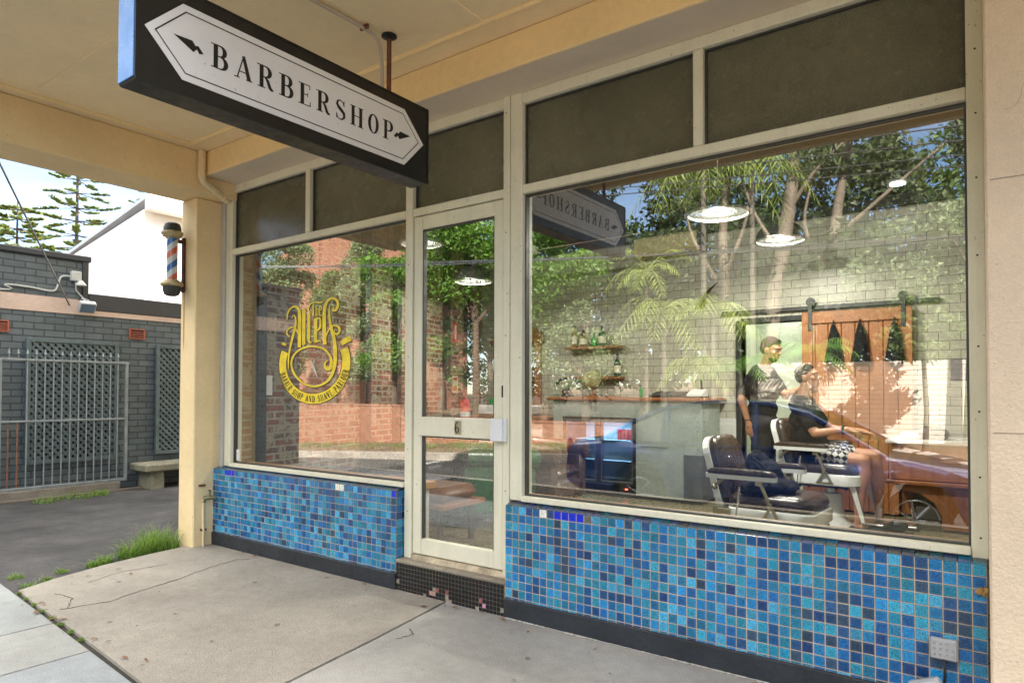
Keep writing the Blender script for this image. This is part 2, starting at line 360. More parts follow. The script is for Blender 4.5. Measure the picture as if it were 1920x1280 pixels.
crack([(-2.58,2.6),(-2.50,2.55),(-2.52,2.45)], .003, .003); crack([(-4.9,1.95),(-5.0,2.2),(-4.95,2.5)], .002); crack([(-1.5,1.31),(-1.42,1.7),(-1.5,2.0)], .002, .003)
mb.build('footpath_cracks', DIRT, kind='structure')
# bits of grit and leaf litter on the slabs
mb = MB()
for i in range(150):
    x = r2.uniform(-5.0, -.4); y = r2.uniform(1.45, 3.02) if r2.random() < .7 else r2.uniform(2.85, 3.03); a = r2.uniform(0, 3.1); l = r2.uniform(.002, .007); ww = r2.uniform(.001, .003)
    dx, dy = math.cos(a)*l, math.sin(a)*l; ex, ey = -math.sin(a)*ww, math.cos(a)*ww
    mb.poly([(x-dx,y-dy,.007),(x+ex,y+ey,.0105),(x+dx,y+dy,.007),(x-ex,y-ey,.0085)])
mb.build('litter', mat('litter', (.09,.055,.03), .9, var=.5, vs_=9), kind='stuff')
mb = MB()
for i in range(14):
    x = r2.uniform(-4.9, -.5); y = r2.uniform(1.5, 2.95); r = r2.uniform(.006,.019); z = .0078
    mb.poly([(x+r*r2.uniform(.7,1.1)*math.cos(a), y+r*r2.uniform(.7,1.1)*math.sin(a), z) for a in [2*math.pi*k/9 for k in range(9)]])
mb.build('gum_spots', mat('gum', (.20,.185,.16), .8, var=.3, vs_=20), kind='stuff')
mb = MB()
for i in range(34):
    u = r2.random(); x, y = (r2.uniform(-5.2,-.5), r2.uniform(2.9,3.03)) if u < .55 else (r2.uniform(-5.0,-3.0), 1.55-r2.uniform(-.05,.06)) if u < .75 else (r2.uniform(-5.3,-4.6), r2.uniform(1.9,2.9))
    a = r2.uniform(0,6.3); l = r2.uniform(.012,.028); w2 = l*r2.uniform(.25,.45); ca, sa = math.cos(a), math.sin(a); lift = r2.uniform(.002,.008)
    q = [(-l,0,0),(-l*.4,w2,lift),(l*.4,w2*.8,lift*.8),(l,0,lift*.4),(l*.4,-w2*.8,lift*1.2),(-l*.4,-w2,lift)]
    mb.poly([(x+ca*p-sa*s_, y+sa*p+ca*s_, .009+h) for p, s_, h in q])
mb.build('fallen_leaves', mat('dry_leaf', (.20,.10,.045), .8, var=.5, vs_=25), kind='stuff')
mb = MB()                                              # driveway
xs = [-10.05,-9.5,-9,-8,-7,-6,-5.35,-4.95]
for j, (y0, y1) in enumerate(((-1.27,1.6),(1.6,3),(3,5),(5,9),(9,14))):
    for a, b in zip(xs, xs[1:]):
        z = lambda x: -.03-.012*(-5.35-x)
        mb.poly([(a,y0,z(a)),(b,y0,z(b)),(b,y1,z(b)),(a,y1,z(a))])
mb.build('driveway', ASPH, kind='structure')
# ================================================================== SHOP BUILDING
shop = thing('shop_building', 'cream barbershop with a blue mosaic base under a deep awning', 'building', (-2.7, 3.15, 0))
def part(name, m, fn, parent=shop, **k):
    mb = MB(); fn(mb); return mb.build(name, m, parent, **k)
part('pillar', CREAM, lambda b: b.bbox(-5.55,-5.316,2.887,3.35,-.05,2.868,.008))
part('side_wall', PEACH, lambda b: b.bbox(-.036,6,2.887,3.3,0,3.187,.008))
for zz in (2.02, 1.13): part('render_joint', mat('joint_line', (.42,.33,.25), .9, var=.1), lambda b: b.box(-.02,6,2.8845,2.889,zz,zz+.004))
part('unseen_upper_wall', CREAM, lambda b: (b.box(-5.56,12,3.152,3.40,3.36,12.3), b.box(-5.56,-5.3,3.41,24,3.36,12.3)))  # unseen upper storeys, height and depth set by the shade they cast
part('roof', DARKM, lambda b: b.box(-5.7,12,3.1,24,12.31,12.45))  # unseen roof over those storeys, carried back to shade the driveway wall
part('side_wall', CREAM, lambda b: b.prism([(-5.345,3.352),(-5.60,3.352),(-6.90,8.40),(-6.64,8.40)][::-1], 'z', -.1, 3.355))
mb = MB(); rw = random.Random(8)
for (cx_, cz_) in ((.35,1.9),(.5,1.4),(.22,2.5),(.6,.7),(.2,.95)):
    P = [(cx_, cz_)]; a = rw.uniform(-2.2, -.9)
    for q in range(12): a += rw.uniform(-.7,.7); P.append((P[-1][0]+.02*math.cos(a), P[-1][1]+.025*math.sin(a)))
    mb = MB(); ribbon(mb, P, [.0016*rw.uniform(.5,1.2) for _ in P], lambda u,v,d: (u-.1,2.8868-d,v), 0, .0006); mb.build('render_crack', mat('joint_line', (0,0,0)), shop)
# awning
part('awning_ceiling', CREAM_CEIL, lambda b: b.box(-5.56,12,1.0,3.15,3.19,3.35))
part('awning_fascia', CREAM, lambda b: b.bbox(-5.58,12,.93,.998,3.12,3.45,.006))
part('awning_beam', CREAM_BEAM, lambda b: b.bbox(-5.148,12,2.852,3.149,3.0,3.189,.006))
part('awning_beam', CREAM, lambda b: b.bbox(-5.55,-5.15,1.0,3.149,2.870,3.189,.006))
part('beam_soffit', SOFFIT, lambda b: b.box(-5.14,-.04,2.862,3.125,2.996,2.9985))
part('ceiling_batten', CREAM_BEAM, lambda b: b.tube([(-5.02,2.685,3.186),(12,2.685,3.186)], .016, 10), smooth=True)
part('ceiling_batten', CREAM_BEAM, lambda b: b.tube([(-5.02,1.0,3.186),(-5.02,2.68,3.186)], .014, 8), smooth=True)
for x in (-2.15,-.35,1.5): part('ceiling_batten', CREAM_CEIL, lambda b: b.bbox(x-.018,x+.018,1.0,2.668,3.181,3.191,.003))
part('ceiling_batten', CREAM_CEIL, lambda b: b.bbox(-5.0,12,1.62,1.655,3.183,3.1895,.002))
# stall risers: real mosaic tiles
MC = [(.010,.13,.38),(.012,.19,.47),(.02,.25,.56),(.06,.37,.62),(.010,.10,.30),(.012,.06,.20),(.015,.24,.40),(.03,.31,.48),(.02,.19,.36),(.02,.09,.24),(.035,.08,.15)]
def tilewall(name, x0, x1, yf, z0, z1, seed, special, side_right=False, dark=.0):
    rn = random.Random(seed); p = .0467; tg = .0016
    top = z1; nx = int(round((x1-x0)/p)); px = (x1-x0)/nx; nz = int((z1-z0)/p)+1
    g = MB(); g.box(x0, x1, yf+.003, yf+.12, .0, z1-.004)
    g.build('grout_bed', GROUT, shop)
    mb = MB()
    def colr(i, j):
        u = i/nx; k = rn.random()
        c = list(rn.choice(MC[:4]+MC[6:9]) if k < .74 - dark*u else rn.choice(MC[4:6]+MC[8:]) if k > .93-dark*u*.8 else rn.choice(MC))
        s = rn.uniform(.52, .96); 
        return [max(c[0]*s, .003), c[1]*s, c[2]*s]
    for i in range(nx):
        for j in range(nz):
            a = x0+i*px+tg; b = x0+(i+1)*px-tg; zt = z1-j*p-tg; zb = max(z1-(j+1)*p+tg, z0)
            if zt-zb < .004: continue
            c = special.get((i, j)) or special.get((i-nx, j)) or colr(i, j); mb.col = c
            dy = rn.uniform(-.0012, .0010); e = .0022; h = yf+dy; tl = rn.uniform(-.0011, .0011)
            F = [(a+e,h+tl,zb+e),(b-e,h-tl,zb+e),(b-e,h-tl,zt-e),(a+e,h+tl,zt-e)]; B = [(a,yf+.004,zb),(b,yf+.004,zb),(b,yf+.004,zt),(a,yf+.004,zt)]
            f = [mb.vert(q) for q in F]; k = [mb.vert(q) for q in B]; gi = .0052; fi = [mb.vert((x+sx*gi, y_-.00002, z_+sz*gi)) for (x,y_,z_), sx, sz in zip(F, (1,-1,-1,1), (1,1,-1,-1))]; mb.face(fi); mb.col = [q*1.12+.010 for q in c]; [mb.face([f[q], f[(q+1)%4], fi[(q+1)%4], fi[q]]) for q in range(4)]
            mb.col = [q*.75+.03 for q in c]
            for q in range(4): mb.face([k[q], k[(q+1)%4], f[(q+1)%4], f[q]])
    tiles = mb.build('mosaic_tiles', TILE, shop)
    mb = MB()                                          # sloping cap row, dark reflection put into its slate colours
    for i in range(nx):
        a = x0+i*px+tg; b = x0+(i+1)*px-tg
        for (ya, yb, za, zb) in ((yf+.001, yf+.033, z1-.002, z1+.006), (yf+.035, yf+.078, z1+.0065, z1+.015)):
            k = rn.random(); mb.col = [q*rn.uniform(.6,1.2) for q in ((.05,.09,.15) if k < .7 else (.03,.13,.25) if k < .85 else (.06,.06,.07))]
            mb.poly([(a,ya,za),(b,ya,za),(b,yb,zb),(a,yb,zb)])
    mb.build('cap_tiles', TILE, shop)
    if side_right:
        mb = MB(); ny = 2
        for i in range(ny):
            for j in range(nz):
                a = yf+.004+i*.045; b = a+.042; zt = z1-j*p-tg; zb = max(z1-(j+1)*p+tg, z0); mb.col = colr(nx-1, j)
                if zt > zb: mb.poly([(x1+.002,a,zb),(x1+.002,b,zb),(x1+.002,b,zt),(x1+.002,a,zt)])
        mb.build('return_tiles', TILE, shop)
blue = (.004,.02,.52); wht = (.72,.70,.64)
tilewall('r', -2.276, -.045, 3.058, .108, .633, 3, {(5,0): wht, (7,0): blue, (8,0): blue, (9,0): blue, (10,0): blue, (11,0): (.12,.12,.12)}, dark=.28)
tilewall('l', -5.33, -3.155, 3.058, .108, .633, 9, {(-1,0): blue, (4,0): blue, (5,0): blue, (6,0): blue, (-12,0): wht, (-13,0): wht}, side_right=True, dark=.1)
part('base_band', BLACKP, lambda b: b.bbox(-2.279,-.042,3.046,3.12,-.02,.1075,.004))
part('base_band', BLACKP, lambda b: b.bbox(-5.33,-3.151,3.046,3.14,-.02,.1075,.004))
# white splash of grout where base meets the footpath
mb = MB(); r3 = random.Random(3); P = []; W_ = []
for i in range(160):
    P.append((-2.27+i*.0139, 3.0445-r3.uniform(0,.004))); W_.append(max(.001, r3.gauss(.006,.006)) if math.sin(i*.21)+math.sin(i*.077+1) > -.4 else .0012)
ribbon(mb, P, W_, lambda u,v,d: (u,v,d), .003, .0062)
mb.build('paint_splash', mat('grout_splash', (.55,.53,.49), .8), shop)
# door step
STEPT = mat('step_tile', (0,0,0), .3, var=0, attr=True)
def steptiles(mb):
    p = .0262; rn = random.Random(5)
    for i in range(33):
        for j in range(7):
            a = -3.149+i*p+.001; b = a+p-.0025; zt = .176-j*p; zb = zt-p+.0025
            c = (.010,.010,.012)
            if j >= 4 and rn.random() < .10+.30*math.exp(-((i-15)/5)**2): 
                if rn.random() < .45: continue
                c = rn.choice([(.45,.13,.09),(.4,.33,.26),(.25,.1,.07)])
            mb.col = tuple(q*rn.uniform(.7,1.4) for q in c)
            if b > -2.28: continue
            y = 3.060+rn.uniform(-.0004,.0004); mb.poly([(a,y,zb),(b,y,zb),(b,y,zt),(a,y,zt)])
part('step_tiles', STEPT, steptiles)
part('door_step', mat('step_concrete', (.30,.26,.20), .85, var=.35, vs_=6, bump=.5, bs=90, spots=.6), lambda b: (b.box(-3.15,-2.28,3.063,3.14,-.01,.178), b.bbox(-3.152,-2.278,3.056,3.20,.179,.199,.004)))
part('threshold', mat('old_threshold', (.45,.37,.26), .8, var=.5, vs_=14, spots=.6), lambda b: b.prism([(3.105,.2),(3.16,.2),(3.16,.232),(3.125,.228)], 'x', -3.075, -2.30))
# window frame
Y0, Y1 = 3.118, 3.225
def frame(b):
    V = lambda x0,x1,z0=.652,z1=3.0,y0=Y0,y1=Y1: b.bbox(x0,x1,y0,y1,z0,z1,.004)
    V(-5.262,-5.172); V(-3.142,-3.080,.20); V(-2.336,-2.292,.20,3.0,3.112); V(-2.289,-2.205,.652); V(-.094,-.037,.64,2.995)
    H = lambda x0,x1,z0,z1,y0=Y0+.002,y1=Y1-.002: b.bbox(x0,x1,y0,y1,z0,z1,.004)
    H(-5.171,-3.143,2.935,2.998); H(-3.079,-2.337,2.935,2.998); H(-2.204,-.095,2.935,2.996)
    H(-5.171,-3.143,2.412,2.462); H(-3.079,-2.337,2.412,2.462); H(-2.204,-.095,2.412,2.462)
    H(-5.171,-3.143,.650,.680,3.105); H(-2.204,-.095,.650,.680,3.105)
    V(-4.205,-4.150,2.463,2.934,Y0+.004,Y1-.004); V(-1.192,-1.142,2.463,2.934,Y0+.004,Y1-.004)
FR = part('window_frame', FRAME, frame)
part('corner_angle', mat('galvanised', (.5,.5,.48), .45, metal=.2, var=.1, spots=.3), lambda b: b.bbox(-5.315,-5.264,3.10,3.2,.64,2.99,.002), FR)
for x, y, z in [(-5.285,3.099,q) for q in (.9,1.2,1.9,2.3,2.6)]+[(-.064,3.117,q) for q in (.72,.95,1.2,1.45,1.8,2.1,2.35,2.6)]+[(-2.315,3.111,q) for q in (.7,1.6,2.2,2.9)]+[(-3.11,3.117,q) for q in (.5,.9,1.5,2.1)]: part('screw', DARKM, lambda b: b.lathe([(.004,0),(.003,-.002)], (x,y,z), 8, 'y'), FR)
def gasket(b):
    for x0, x1, z0, z1 in ((-5.172,-3.142,.68,2.412),(-2.205,-.094,.68,2.412),(-5.172,-4.205,2.462,2.935),(-4.15,-3.142,2.462,2.935),(-3.08,-2.336,2.462,2.935),(-2.205,-1.192,2.462,2.935),(-1.142,-.094,2.462,2.935)):
        y0, y1, t = 3.150, 3.182, .009
        b.box(x0,x0+t,y0,y1,z0,z1); b.box(x1-t,x1,y0,y1,z0,z1); b.box(x0+t,x1-t,y0,y1,z0,z0+t); b.box(x0+t,x1-t,y0,y1,z1-t,z1)
part('gasket', FRAME_IN, gasket, FR)
def pane(name, x0, x1, z0, z1, m, y=3.166, par=shop):
    return part(name, m, lambda b: b.box(x0,x1,y,y+.005,z0,z1), par)
paneL = pane('window_glass', -5.163, -3.151, .689, 2.403, GLASS); pane('window_glass', -2.196, -.103, .689, 2.403, GLASS)
for x0, x1 in ((-5.163,-4.214),(-4.141,-3.151),(-3.071,-2.345),(-2.196,-1.201),(-1.133,-.103)): pane('transom_pane', x0, x1, 2.471, 2.926, OLIVE)
part('inner_sill', SILLWOOD, lambda b: (b.bbox(-5.2,-3.08,3.228,3.36,.625,.672,.005), b.bbox(-2.28,-.06,3.228,3.30,.625,.672,.005)))
part('stall_wall', mat('inner_wall', (.4,.38,.34), .8), lambda b: (b.box(-5.3,-3.09,3.227,3.30,-.02,.62), b.box(-2.28,-.06,3.227,3.30,-.02,.62)))
# door
def dfr(b):
    y0, y1 = 3.128, 3.172; B = lambda x0,x1,z0,z1,ya=y0: b.bbox(x0,x1,ya,y1,z0,z1,.004)
    B(-3.072,-3.000,.235,2.405); B(-2.415,-2.344,.235,2.405); B(-2.999,-2.416,2.318,2.405,y0+.001); B(-2.999,-2.416,.235,.335,y0+.001); B(-3.02,-2.39,.992,1.112,y0-.012)
door = part('door', FRAME, dfr)
pane('door_glass', -3.0, -2.414, .335, .99, GLASS, 3.148, door); pane('door_glass', -3.0, -2.414, 1.114, 2.318, GLASS, 3.148, door)
part('door_gasket', FRAME_IN, lambda b: [ (b.box(-2.999,-2.992,3.135,3.165,z0,z1), b.box(-2.423,-2.416,3.135,3.165,z0,z1), b.box(-2.992,-2.423,3.135,3.165,z1-.007,z1)) for z0, z1 in ((.336,.99),(1.114,2.317))], door)
part('lock_box', mat('lock_box', (.72,.73,.76), .35, var=.04), lambda b: (b.bbox(-2.405,-2.318,3.078,3.112,.985,1.118,.004), b.box(-2.318,-2.300,3.095,3.111,.985,1.118)), door)
part('keyhole', DARKM, lambda b: b.bbox(-2.352,-2.336,3.118,3.13,1.24,1.31,.003), door)
# ---- interior
WT = brick('white_subway_tile', (.43,.415,.34), (.39,.375,.30), (.07,.065,.055), .19, .095, .0028, rough=.38, bump=.25, var=.05)
OLDB = brick('old_brick', (.22,.075,.045), (.085,.04,.03), (.30,.27,.21), .20, .064, .010, rough=.9, bump=1.0, var=.5, patch=(.31,.27,.20), pth=(.50,.56))
def bw(b):
    b.box(-6.7,-2.5,8.1,8.25,-.05,3.24); b.box(-1.80,.0,8.1,8.25,-.05,3.24); b.box(-2.5,-1.80,8.1,8.25,2.10,3.24)
part('back_wall', WT, bw)
part('bulkhead', mat('dark_paint', (.028,.027,.025), .7), lambda b: b.box(-6.8,0,8.02,8.3,3.241,3.5))
part('wainscot', mat('wainscot', (.55,.56,.53), .45, var=.05), lambda b: (b.bbox(-2.84,-2.55,8.07,8.099,0,.96,.004), b.bbox(-2.80,-2.59,8.062,8.072,.08,.90,.004)))
part('door_lining', DARKM, lambda b: (b.bbox(-2.555,-2.5,8.06,8.3,0,2.13,.004), b.bbox(-2.5,-1.8,8.06,8.3,2.10,2.155,.004)))
part('passage_wall', mat('passage_reflect_tint', (.55,.60,.48), .6), lambda b: (b.box(-2.7,-1.5,8.9,9.0,0,2.4), b.box(-2.62,-2.56,8.31,8.9,0,2.4), b.box(-1.74,-1.68,8.31,8.9,0,2.4)))  # white room; greenish glass reflection put into the wall colour
a0, a1 = Vector((-5.285,3.235,0)), Vector((-6.50,8.09,0)); dn = (a1-a0).normalized(); nn = Vector((-dn.y, dn.x, 0))
if nn.x < 0: nn = -nn
mb = MB(); mb.prism([tuple((a0+nn*.012)[:2]), tuple((a1+nn*.012)[:2]), tuple((a1-nn*.02)[:2]), tuple((a0-nn*.02)[:2])], 'z', -.02, 3.35); mb.build('brick_lining', OLDB, shop)
IRON = mat('iron_column', (.05,.05,.052), .55, metal=.4, var=.3, vs_=10, bump=.3)
for t, wd in ((.045,.05),(.37,.06),(.50,.05),(.755,.055),(.885,.055)):
    p = a0.lerp(a1, t)+nn*.012; mb = MB(); e = dn*wd; q = nn*.07
    mb.prism([tuple((p-e)[:2]), tuple((p+e)[:2]), tuple((p+e+q)[:2]), tuple((p-e+q)[:2])], 'z', 0, 3.3)
    for k in range(24):
        c = p+q+Vector((0,0,.1+.13*k)); mb.sphere(c, .012, 6, 4)
    mb.build('iron_column', IRON, shop)
part('right_lining', WT, lambda b: b.box(-.06,-.02,3.31,8.09,-.02,3.24))
part('shop_ceiling', mat('dark_ceiling', (.022,.021,.018), .8), lambda b: b.box(-6.9,0,3.30,8.4,3.36,3.42))
def ifl(b): b.poly([(-5.3,3.2,0),(-.02,3.2,0),(-.02,9,0),(-6.7,9,0)])
part('shop_floor', mat('terrazzo', (.17,.145,.085), .28, var=.3, vs_=2.2, bump=.05, bs=200, spots=.4), ifl, None, kind='structure')
# ================================================================== SIGNS AND FITTINGS
def glyphs():
    T, t = .19, .05
    G = {}
    def stem(x, w=T, y0=0, y1=1): return ('r', x-w/2, y0, x+w/2, y1)
    def serif(x, y, w=.34): return ('r', x-w/2, y-.02, x+w/2, y+.02)
    def bowl(x, xr, y0, y1, th=T):
        ym = (y0+y1)/2; h = (y1-y0)/2
        P = [(x, y1), (x+(xr-x)*.45, y1)]+[(x+(xr-x)*.45+(xr-x)*.55*math.sin(a), ym+h*math.cos(a)) for a in [math.pi*k/10 for k in range(1, 10)]]+[(x+(xr-x)*.45, y0), (x, y0)]
        Wd = [t, t]+[t+(th-t)*math.sin(math.pi*k/10)**1.5 for k in range(1, 10)]+[t, t]
        return ('s', P, Wd)
    G['B'] = (.78, [stem(.2), serif(.16,.02), serif(.16,.98), bowl(.2,.60,.53,.98), bowl(.2,.66,.02,.53)])
    G['P'] = (.74, [stem(.2), serif(.2,.02,.4), serif(.16,.98), bowl(.2,.64,.47,.98)])
    G['R'] = (.84, [stem(.2), serif(.2,.02,.38), serif(.16,.98), bowl(.2,.62,.50,.98), ('s', [(.36,.5),(.50,.38),(.62,.1),(.70,.03),(.80,.02)], [t,.14,.16,.13,.05])])
    G['A'] = (.84, [('s', [(.42,1.0),(.70,.02)], [.14,T]), ('s', [(.42,.97),(.14,.02)], [t,t]), ('r',.22,.28,.60,.32), serif(.12,.02,.26), serif(.70,.02,.30)])
    G['E'] = (.74, [stem(.2), serif(.16,.02), serif(.16,.98), ('r',.2,.96,.62,1.0), ('r',.2,0,.66,.04), ('r',.28,.49,.50,.53), ('r',.60,.80,.635,1.0), ('r',.63,0,.67,.22), ('r',.48,.41,.51,.61)])
    G['S'] = (.68, [('s', [(.56,.74),(.50,.90),(.34,.975),(.18,.90),(.13,.74),(.24,.60),(.40,.49),(.56,.36),(.58,.18),(.46,.05),(.30,.02),(.16,.10),(.10,.26)], [.05,.05,.05,.09,.14,.17,.18,.17,.14,.08,.05,.05,.05]), ('r',.545,.70,.585,.98), ('r',.085,.02,.12,.30)])
    G['H'] = (.90, [stem(.2), stem(.70), serif(.2,.02), serif(.2,.98), serif(.70,.02), serif(.70,.98), ('r',.2,.49,.7,.53)])
    G['O'] = (.80, [('s', [(.40+.27*math.sin(a), .5+.48*math.cos(a)) for a in [2*math.pi*k/24 for k in range(25)]], [t+(T-t)*abs(math.sin(2*math.pi*k/24))**1.4 for k in range(25)])])
    G['N'] = (.88, [stem(.18,.05), stem(.70,.05), ('s', [(.18,.98),(.70,.02)], [T,T]), serif(.18,.02,.26), serif(.14,.98,.2), serif(.70,.98,.26)])
    G['D'] = (.82, [stem(.2), serif(.16,.02), serif(.16,.98), bowl(.2,.70,.02,.98)])
    G['V'] = (.84, [('s', [(.16,.98),(.42,0)], [T,.12]), ('s', [(.68,.98),(.42,.02)], [t,t]), serif(.16,.98,.3), serif(.68,.98,.26)])
    G['L'] = (.70, [stem(.2), serif(.2,.98,.36), ('r',.06,0,.64,.04), ('r',.60,0,.64,.24)])
    G['U'] = (.84, [('s', [(.2,.98),(.2,.3),(.26,.1),(.42,.02),(.58,.1),(.66,.3),(.66,.98)], [T,T,.12,t,t,t,t]), serif(.2,.98), serif(.66,.98,.26)])
    G['6'] = (.66, [('s', [(.50,.92),(.34,.97),(.2,.80),(.14,.5),(.16,.22),(.32,.03),(.48,.12),(.52,.30),(.44,.48),(.30,.52),(.18,.42)], [.08,.09,.14,.18,.18,.10,.14,.16,.12,.08,.06])])
    return G
GL = glyphs()
def text(mb, s, fn, h, track=.0, d0=0., d1=.001, wx=1., space=.4):
    """fn(u,v,d): u along the line in metres, v up"""
    u = 0; k = 0
    for ch in s:
        if ch == ' ': u += space*h; continue
        wd, pr = GL[ch]
        for p in pr:
            k += 1; dd = d1+.00007*(k % 6)
            if p[0] == 'r':
                _, x0, y0, x1, y1 = p; q = [(x0,y0),(x1,y0),(x1,y1),(x0,y1)]
                F = [mb.vert(fn(u+x*h*wx, y*h, dd)) for x, y in q]; mb.face(F); B = [mb.vert(fn(u+x*h*wx, y*h, d0)) for x, y in q]
                for a in range(4): mb.face([F[a], F[(a+1)%4], B[(a+1)%4], B[a]])
            else:
                ribbon(mb, [(u+x*h*wx, y*h) for x, y in p[1]], [w_*h*min(1, wx*1.1) for w_ in p[2]], fn, d0, dd)
        u += wd*h*wx+track*h
    return u
SIGNBLK = mat('sign_black', (.010,.010,.010), .4, var=.3, vs_=4, spots=.1, bump=.05, bs=200)
SIGNWH = mat('sign_white', (.74,.73,.73), .5, var=.04, vs_=6, spots=.35)
sg = thing('hanging_sign', 'black box sign lettered BARBERSHOP on a white hexagonal panel, hung under the awning', 'sign', (-2.64, 1.94, 2.43))
part('sign_box', SIGNBLK, lambda b: b.bbox(-2.710,-2.578,1.158,2.731,2.432,2.853,.006), sg)
part('end_panel', mat('end_sky_reflection', (.06,.20,.48), .3, var=.05), lambda b: b.bbox(-2.705,-2.583,1.153,1.159,2.44,2.847,.002), sg)  # end of the black box, blue sky reflection put into its colour
def rim(b):
    for y0,y1,z0,z1 in ((1.16,2.73,2.432,2.441),(1.16,2.73,2.845,2.853),(1.157,1.167,2.441,2.845),(2.722,2.732,2.441,2.845)): b.box(-2.578,-2.5745,y0,y1,z0,z1)
part('rim', DARKM, rim, sg)
hexa = [(1.190,2.645),(1.335,2.792),(2.545,2.792),(2.690,2.642),(2.545,2.492),(1.335,2.492)]
hx = part('panel', SIGNWH, lambda b: b.prism(hexa, 'x', -2.5785, -2.5762), sg)
def inset(P, d):
    cyy = sum(p[0] for p in P)/6; czz = 2.642; out = []
    n = len(P)
    for i in range(n):
        a, b, c = Vector(P[i-1]), Vector(P[i]), Vector(P[(i+1)%n]); e1 = (b-a).normalized(); e2 = (c-b).normalized()
        n1 = Vector((e1.y, -e1.x)); n2 = Vector((e2.y, -e2.x)); m_ = (n1+n2).normalized(); out.append(tuple(b+m_*d/max(m_.dot(n1), .2)))
    return out
def border(b):
    A = inset(hexa, .026); B_ = inset(hexa, .031)
    for i in range(6):
        b.poly([(-2.5756,*A[i]),(-2.5756,*A[(i+1)%6]),(-2.5756,*B_[(i+1)%6]),(-2.5756,*B_[i])])
part('border_line', SIGNBLK, border, hx)
def fs(u, v, d): return (-2.5762+d, u, v)
u_l = 0
for ch in 'BARBERSHOP':
    part('letter', SIGNBLK, lambda b: text(b, ch, lambda u,v,d: fs(1.452+u_l+u, 2.592+v, d), .098), hx)
    u_l += GL[ch][0]*.098+.262*.098
def spear(b, s, o):
    P = [(0,.018),(.075,.022),(.088,.006),(.100,.010),(.122,-.014),(.104,-.020),(.094,-.006),(.080,-.022)]
    b.prism([(o+s*y, 2.640+z) for y, z in P], 'x', -2.5763, -2.5753)
part('arrow', SIGNBLK, lambda b: spear(b, 1, 1.298), hx); part('arrow', SIGNBLK, lambda b: spear(b, -1, 2.588), hx)
part('hanger_rod', RUST, lambda b: b.tube([(-2.64,2.49,3.188),(-2.64,2.49,2.85)], .0125, 10), sg, smooth=True)
part('hanger_rod', RUST, lambda b: b.tube([(-2.64,1.42,3.188),(-2.64,1.42,2.85)], .0125, 10), sg, smooth=True)
for y in (2.49, 1.42): part('flange', DARKM, lambda b: b.lathe([(.042,3.189),(.042,3.181),(.03,3.176),(.018,3.168)], (-2.64,y,0), 18), sg, smooth=True)
cd = thing('electric_conduit', 'thin grey painted conduit along the awning ceiling, bending down into the black sign', 'conduit', (-2.66, 2.42, 3.18))
GREYC = mat('conduit_paint', (.50,.43,.36), .5, var=.1, spots=.2)
part('tube', GREYC, lambda b: b.tube(smooth_pts([(-2.69,1.60,3.176),(-2.685,2.0,3.176),(-2.672,2.33,3.174),(-2.668,2.42,3.155),(-2.666,2.452,3.10),(-2.664,2.462,3.0),(-2.664,2.464,2.85)], 5), .0095, 8), cd, smooth=True)
part('saddle_clip', RUST, lambda b: b.bbox(-2.70,-2.64,2.335,2.35,3.168,3.19,.002), cd)
part('junction_box', GREYC, lambda b: b.lathe([(.035,3.189),(.035,3.165),(.03,3.16)], (-2.695,1.60,0), 16), cd, smooth=True)
# downpipe
PVC = mat('pipe_paint', (.74,.60,.38), .4, var=.06, spots=.1)
pp = thing('drain_pipe', 'cream painted drain pipe elbowing down from the awning corner above the pillar', 'pipe', (-5.13, 2.82, 3.1))
part('pipe', PVC, lambda b: b.tube(smooth_pts([(-5.108,2.812,3.188),(-5.108,2.812,3.05),(-5.108,2.812,2.985),(-5.112,2.832,2.942),(-5.125,2.885,2.922),(-5.175,3.02,2.888),(-5.20,3.085,2.87)], 5), .029, 14), pp, smooth=True)
part('collar', PVC, lambda b: b.tube([(-5.108,2.812,3.00),(-5.108,2.812,2.965)], .032, 14), pp, smooth=True)
part('collar', PVC, lambda b: b.tube([(-5.14,2.925,2.912),(-5.153,2.96,2.903)], .034, 14), pp, smooth=True)
part('collar', PVC, lambda b: b.tube([(-5.178,3.03,2.886),(-5.205,3.10,2.868)], .036, 14), pp, smooth=True)
# barber pole
bp = thing('barber_pole', 'striped barber pole in a glass tube with worn black caps, bracketed to the cream pillar', 'barber pole', (-5.49, 2.78, 2.05))
BX, BY = -5.495, 2.782
CAPK = mat('pole_cap', (.035,.038,.035), .55, var=.5, vs_=20, spots=.4, bump=.2); CAPC = mat('pole_collar', (.42,.35,.20), .5, metal=.3, var=.35, vs_=20)
part('cap', CAPK, lambda b: b.lathe([(.005,2.662),(.035,2.66),(.056,2.648),(.066,2.62),(.068,2.585)], (BX,BY,0), 28), bp, smooth=True)
part('collar', CAPC, lambda b: b.lathe([(.066,2.588),(.080,2.583),(.083,2.567),(.074,2.556),(.070,2.545),(.055,2.538),(.05,2.528)], (BX,BY,0), 28), bp, smooth=True)
part('collar', CAPC, lambda b: b.lathe([(.05,2.190),(.055,2.182),(.074,2.175),(.088,2.152),(.086,2.140),(.07,2.132)], (BX,BY,0), 28), bp, smooth=True)
part('cap', CAPK, lambda b: b.lathe([(.069,2.133),(.068,2.10),(.058,2.068),(.036,2.055),(.005,2.052)], (BX,BY,0), 28), bp, smooth=True)
STR = mat('pole_stripes', (0,0,0), .3, var=.0, attr=True)
mb = MB(); n, m_ = 48, 96; z0, z1 = 2.185, 2.532; rad = .042
ring = [[mb.vert((BX+rad*math.cos(2*math.pi*k/n), BY+rad*math.sin(2*math.pi*k/n), z0+(z1-z0)*j/m_)) for k in range(n)] for j in range(m_+1)]
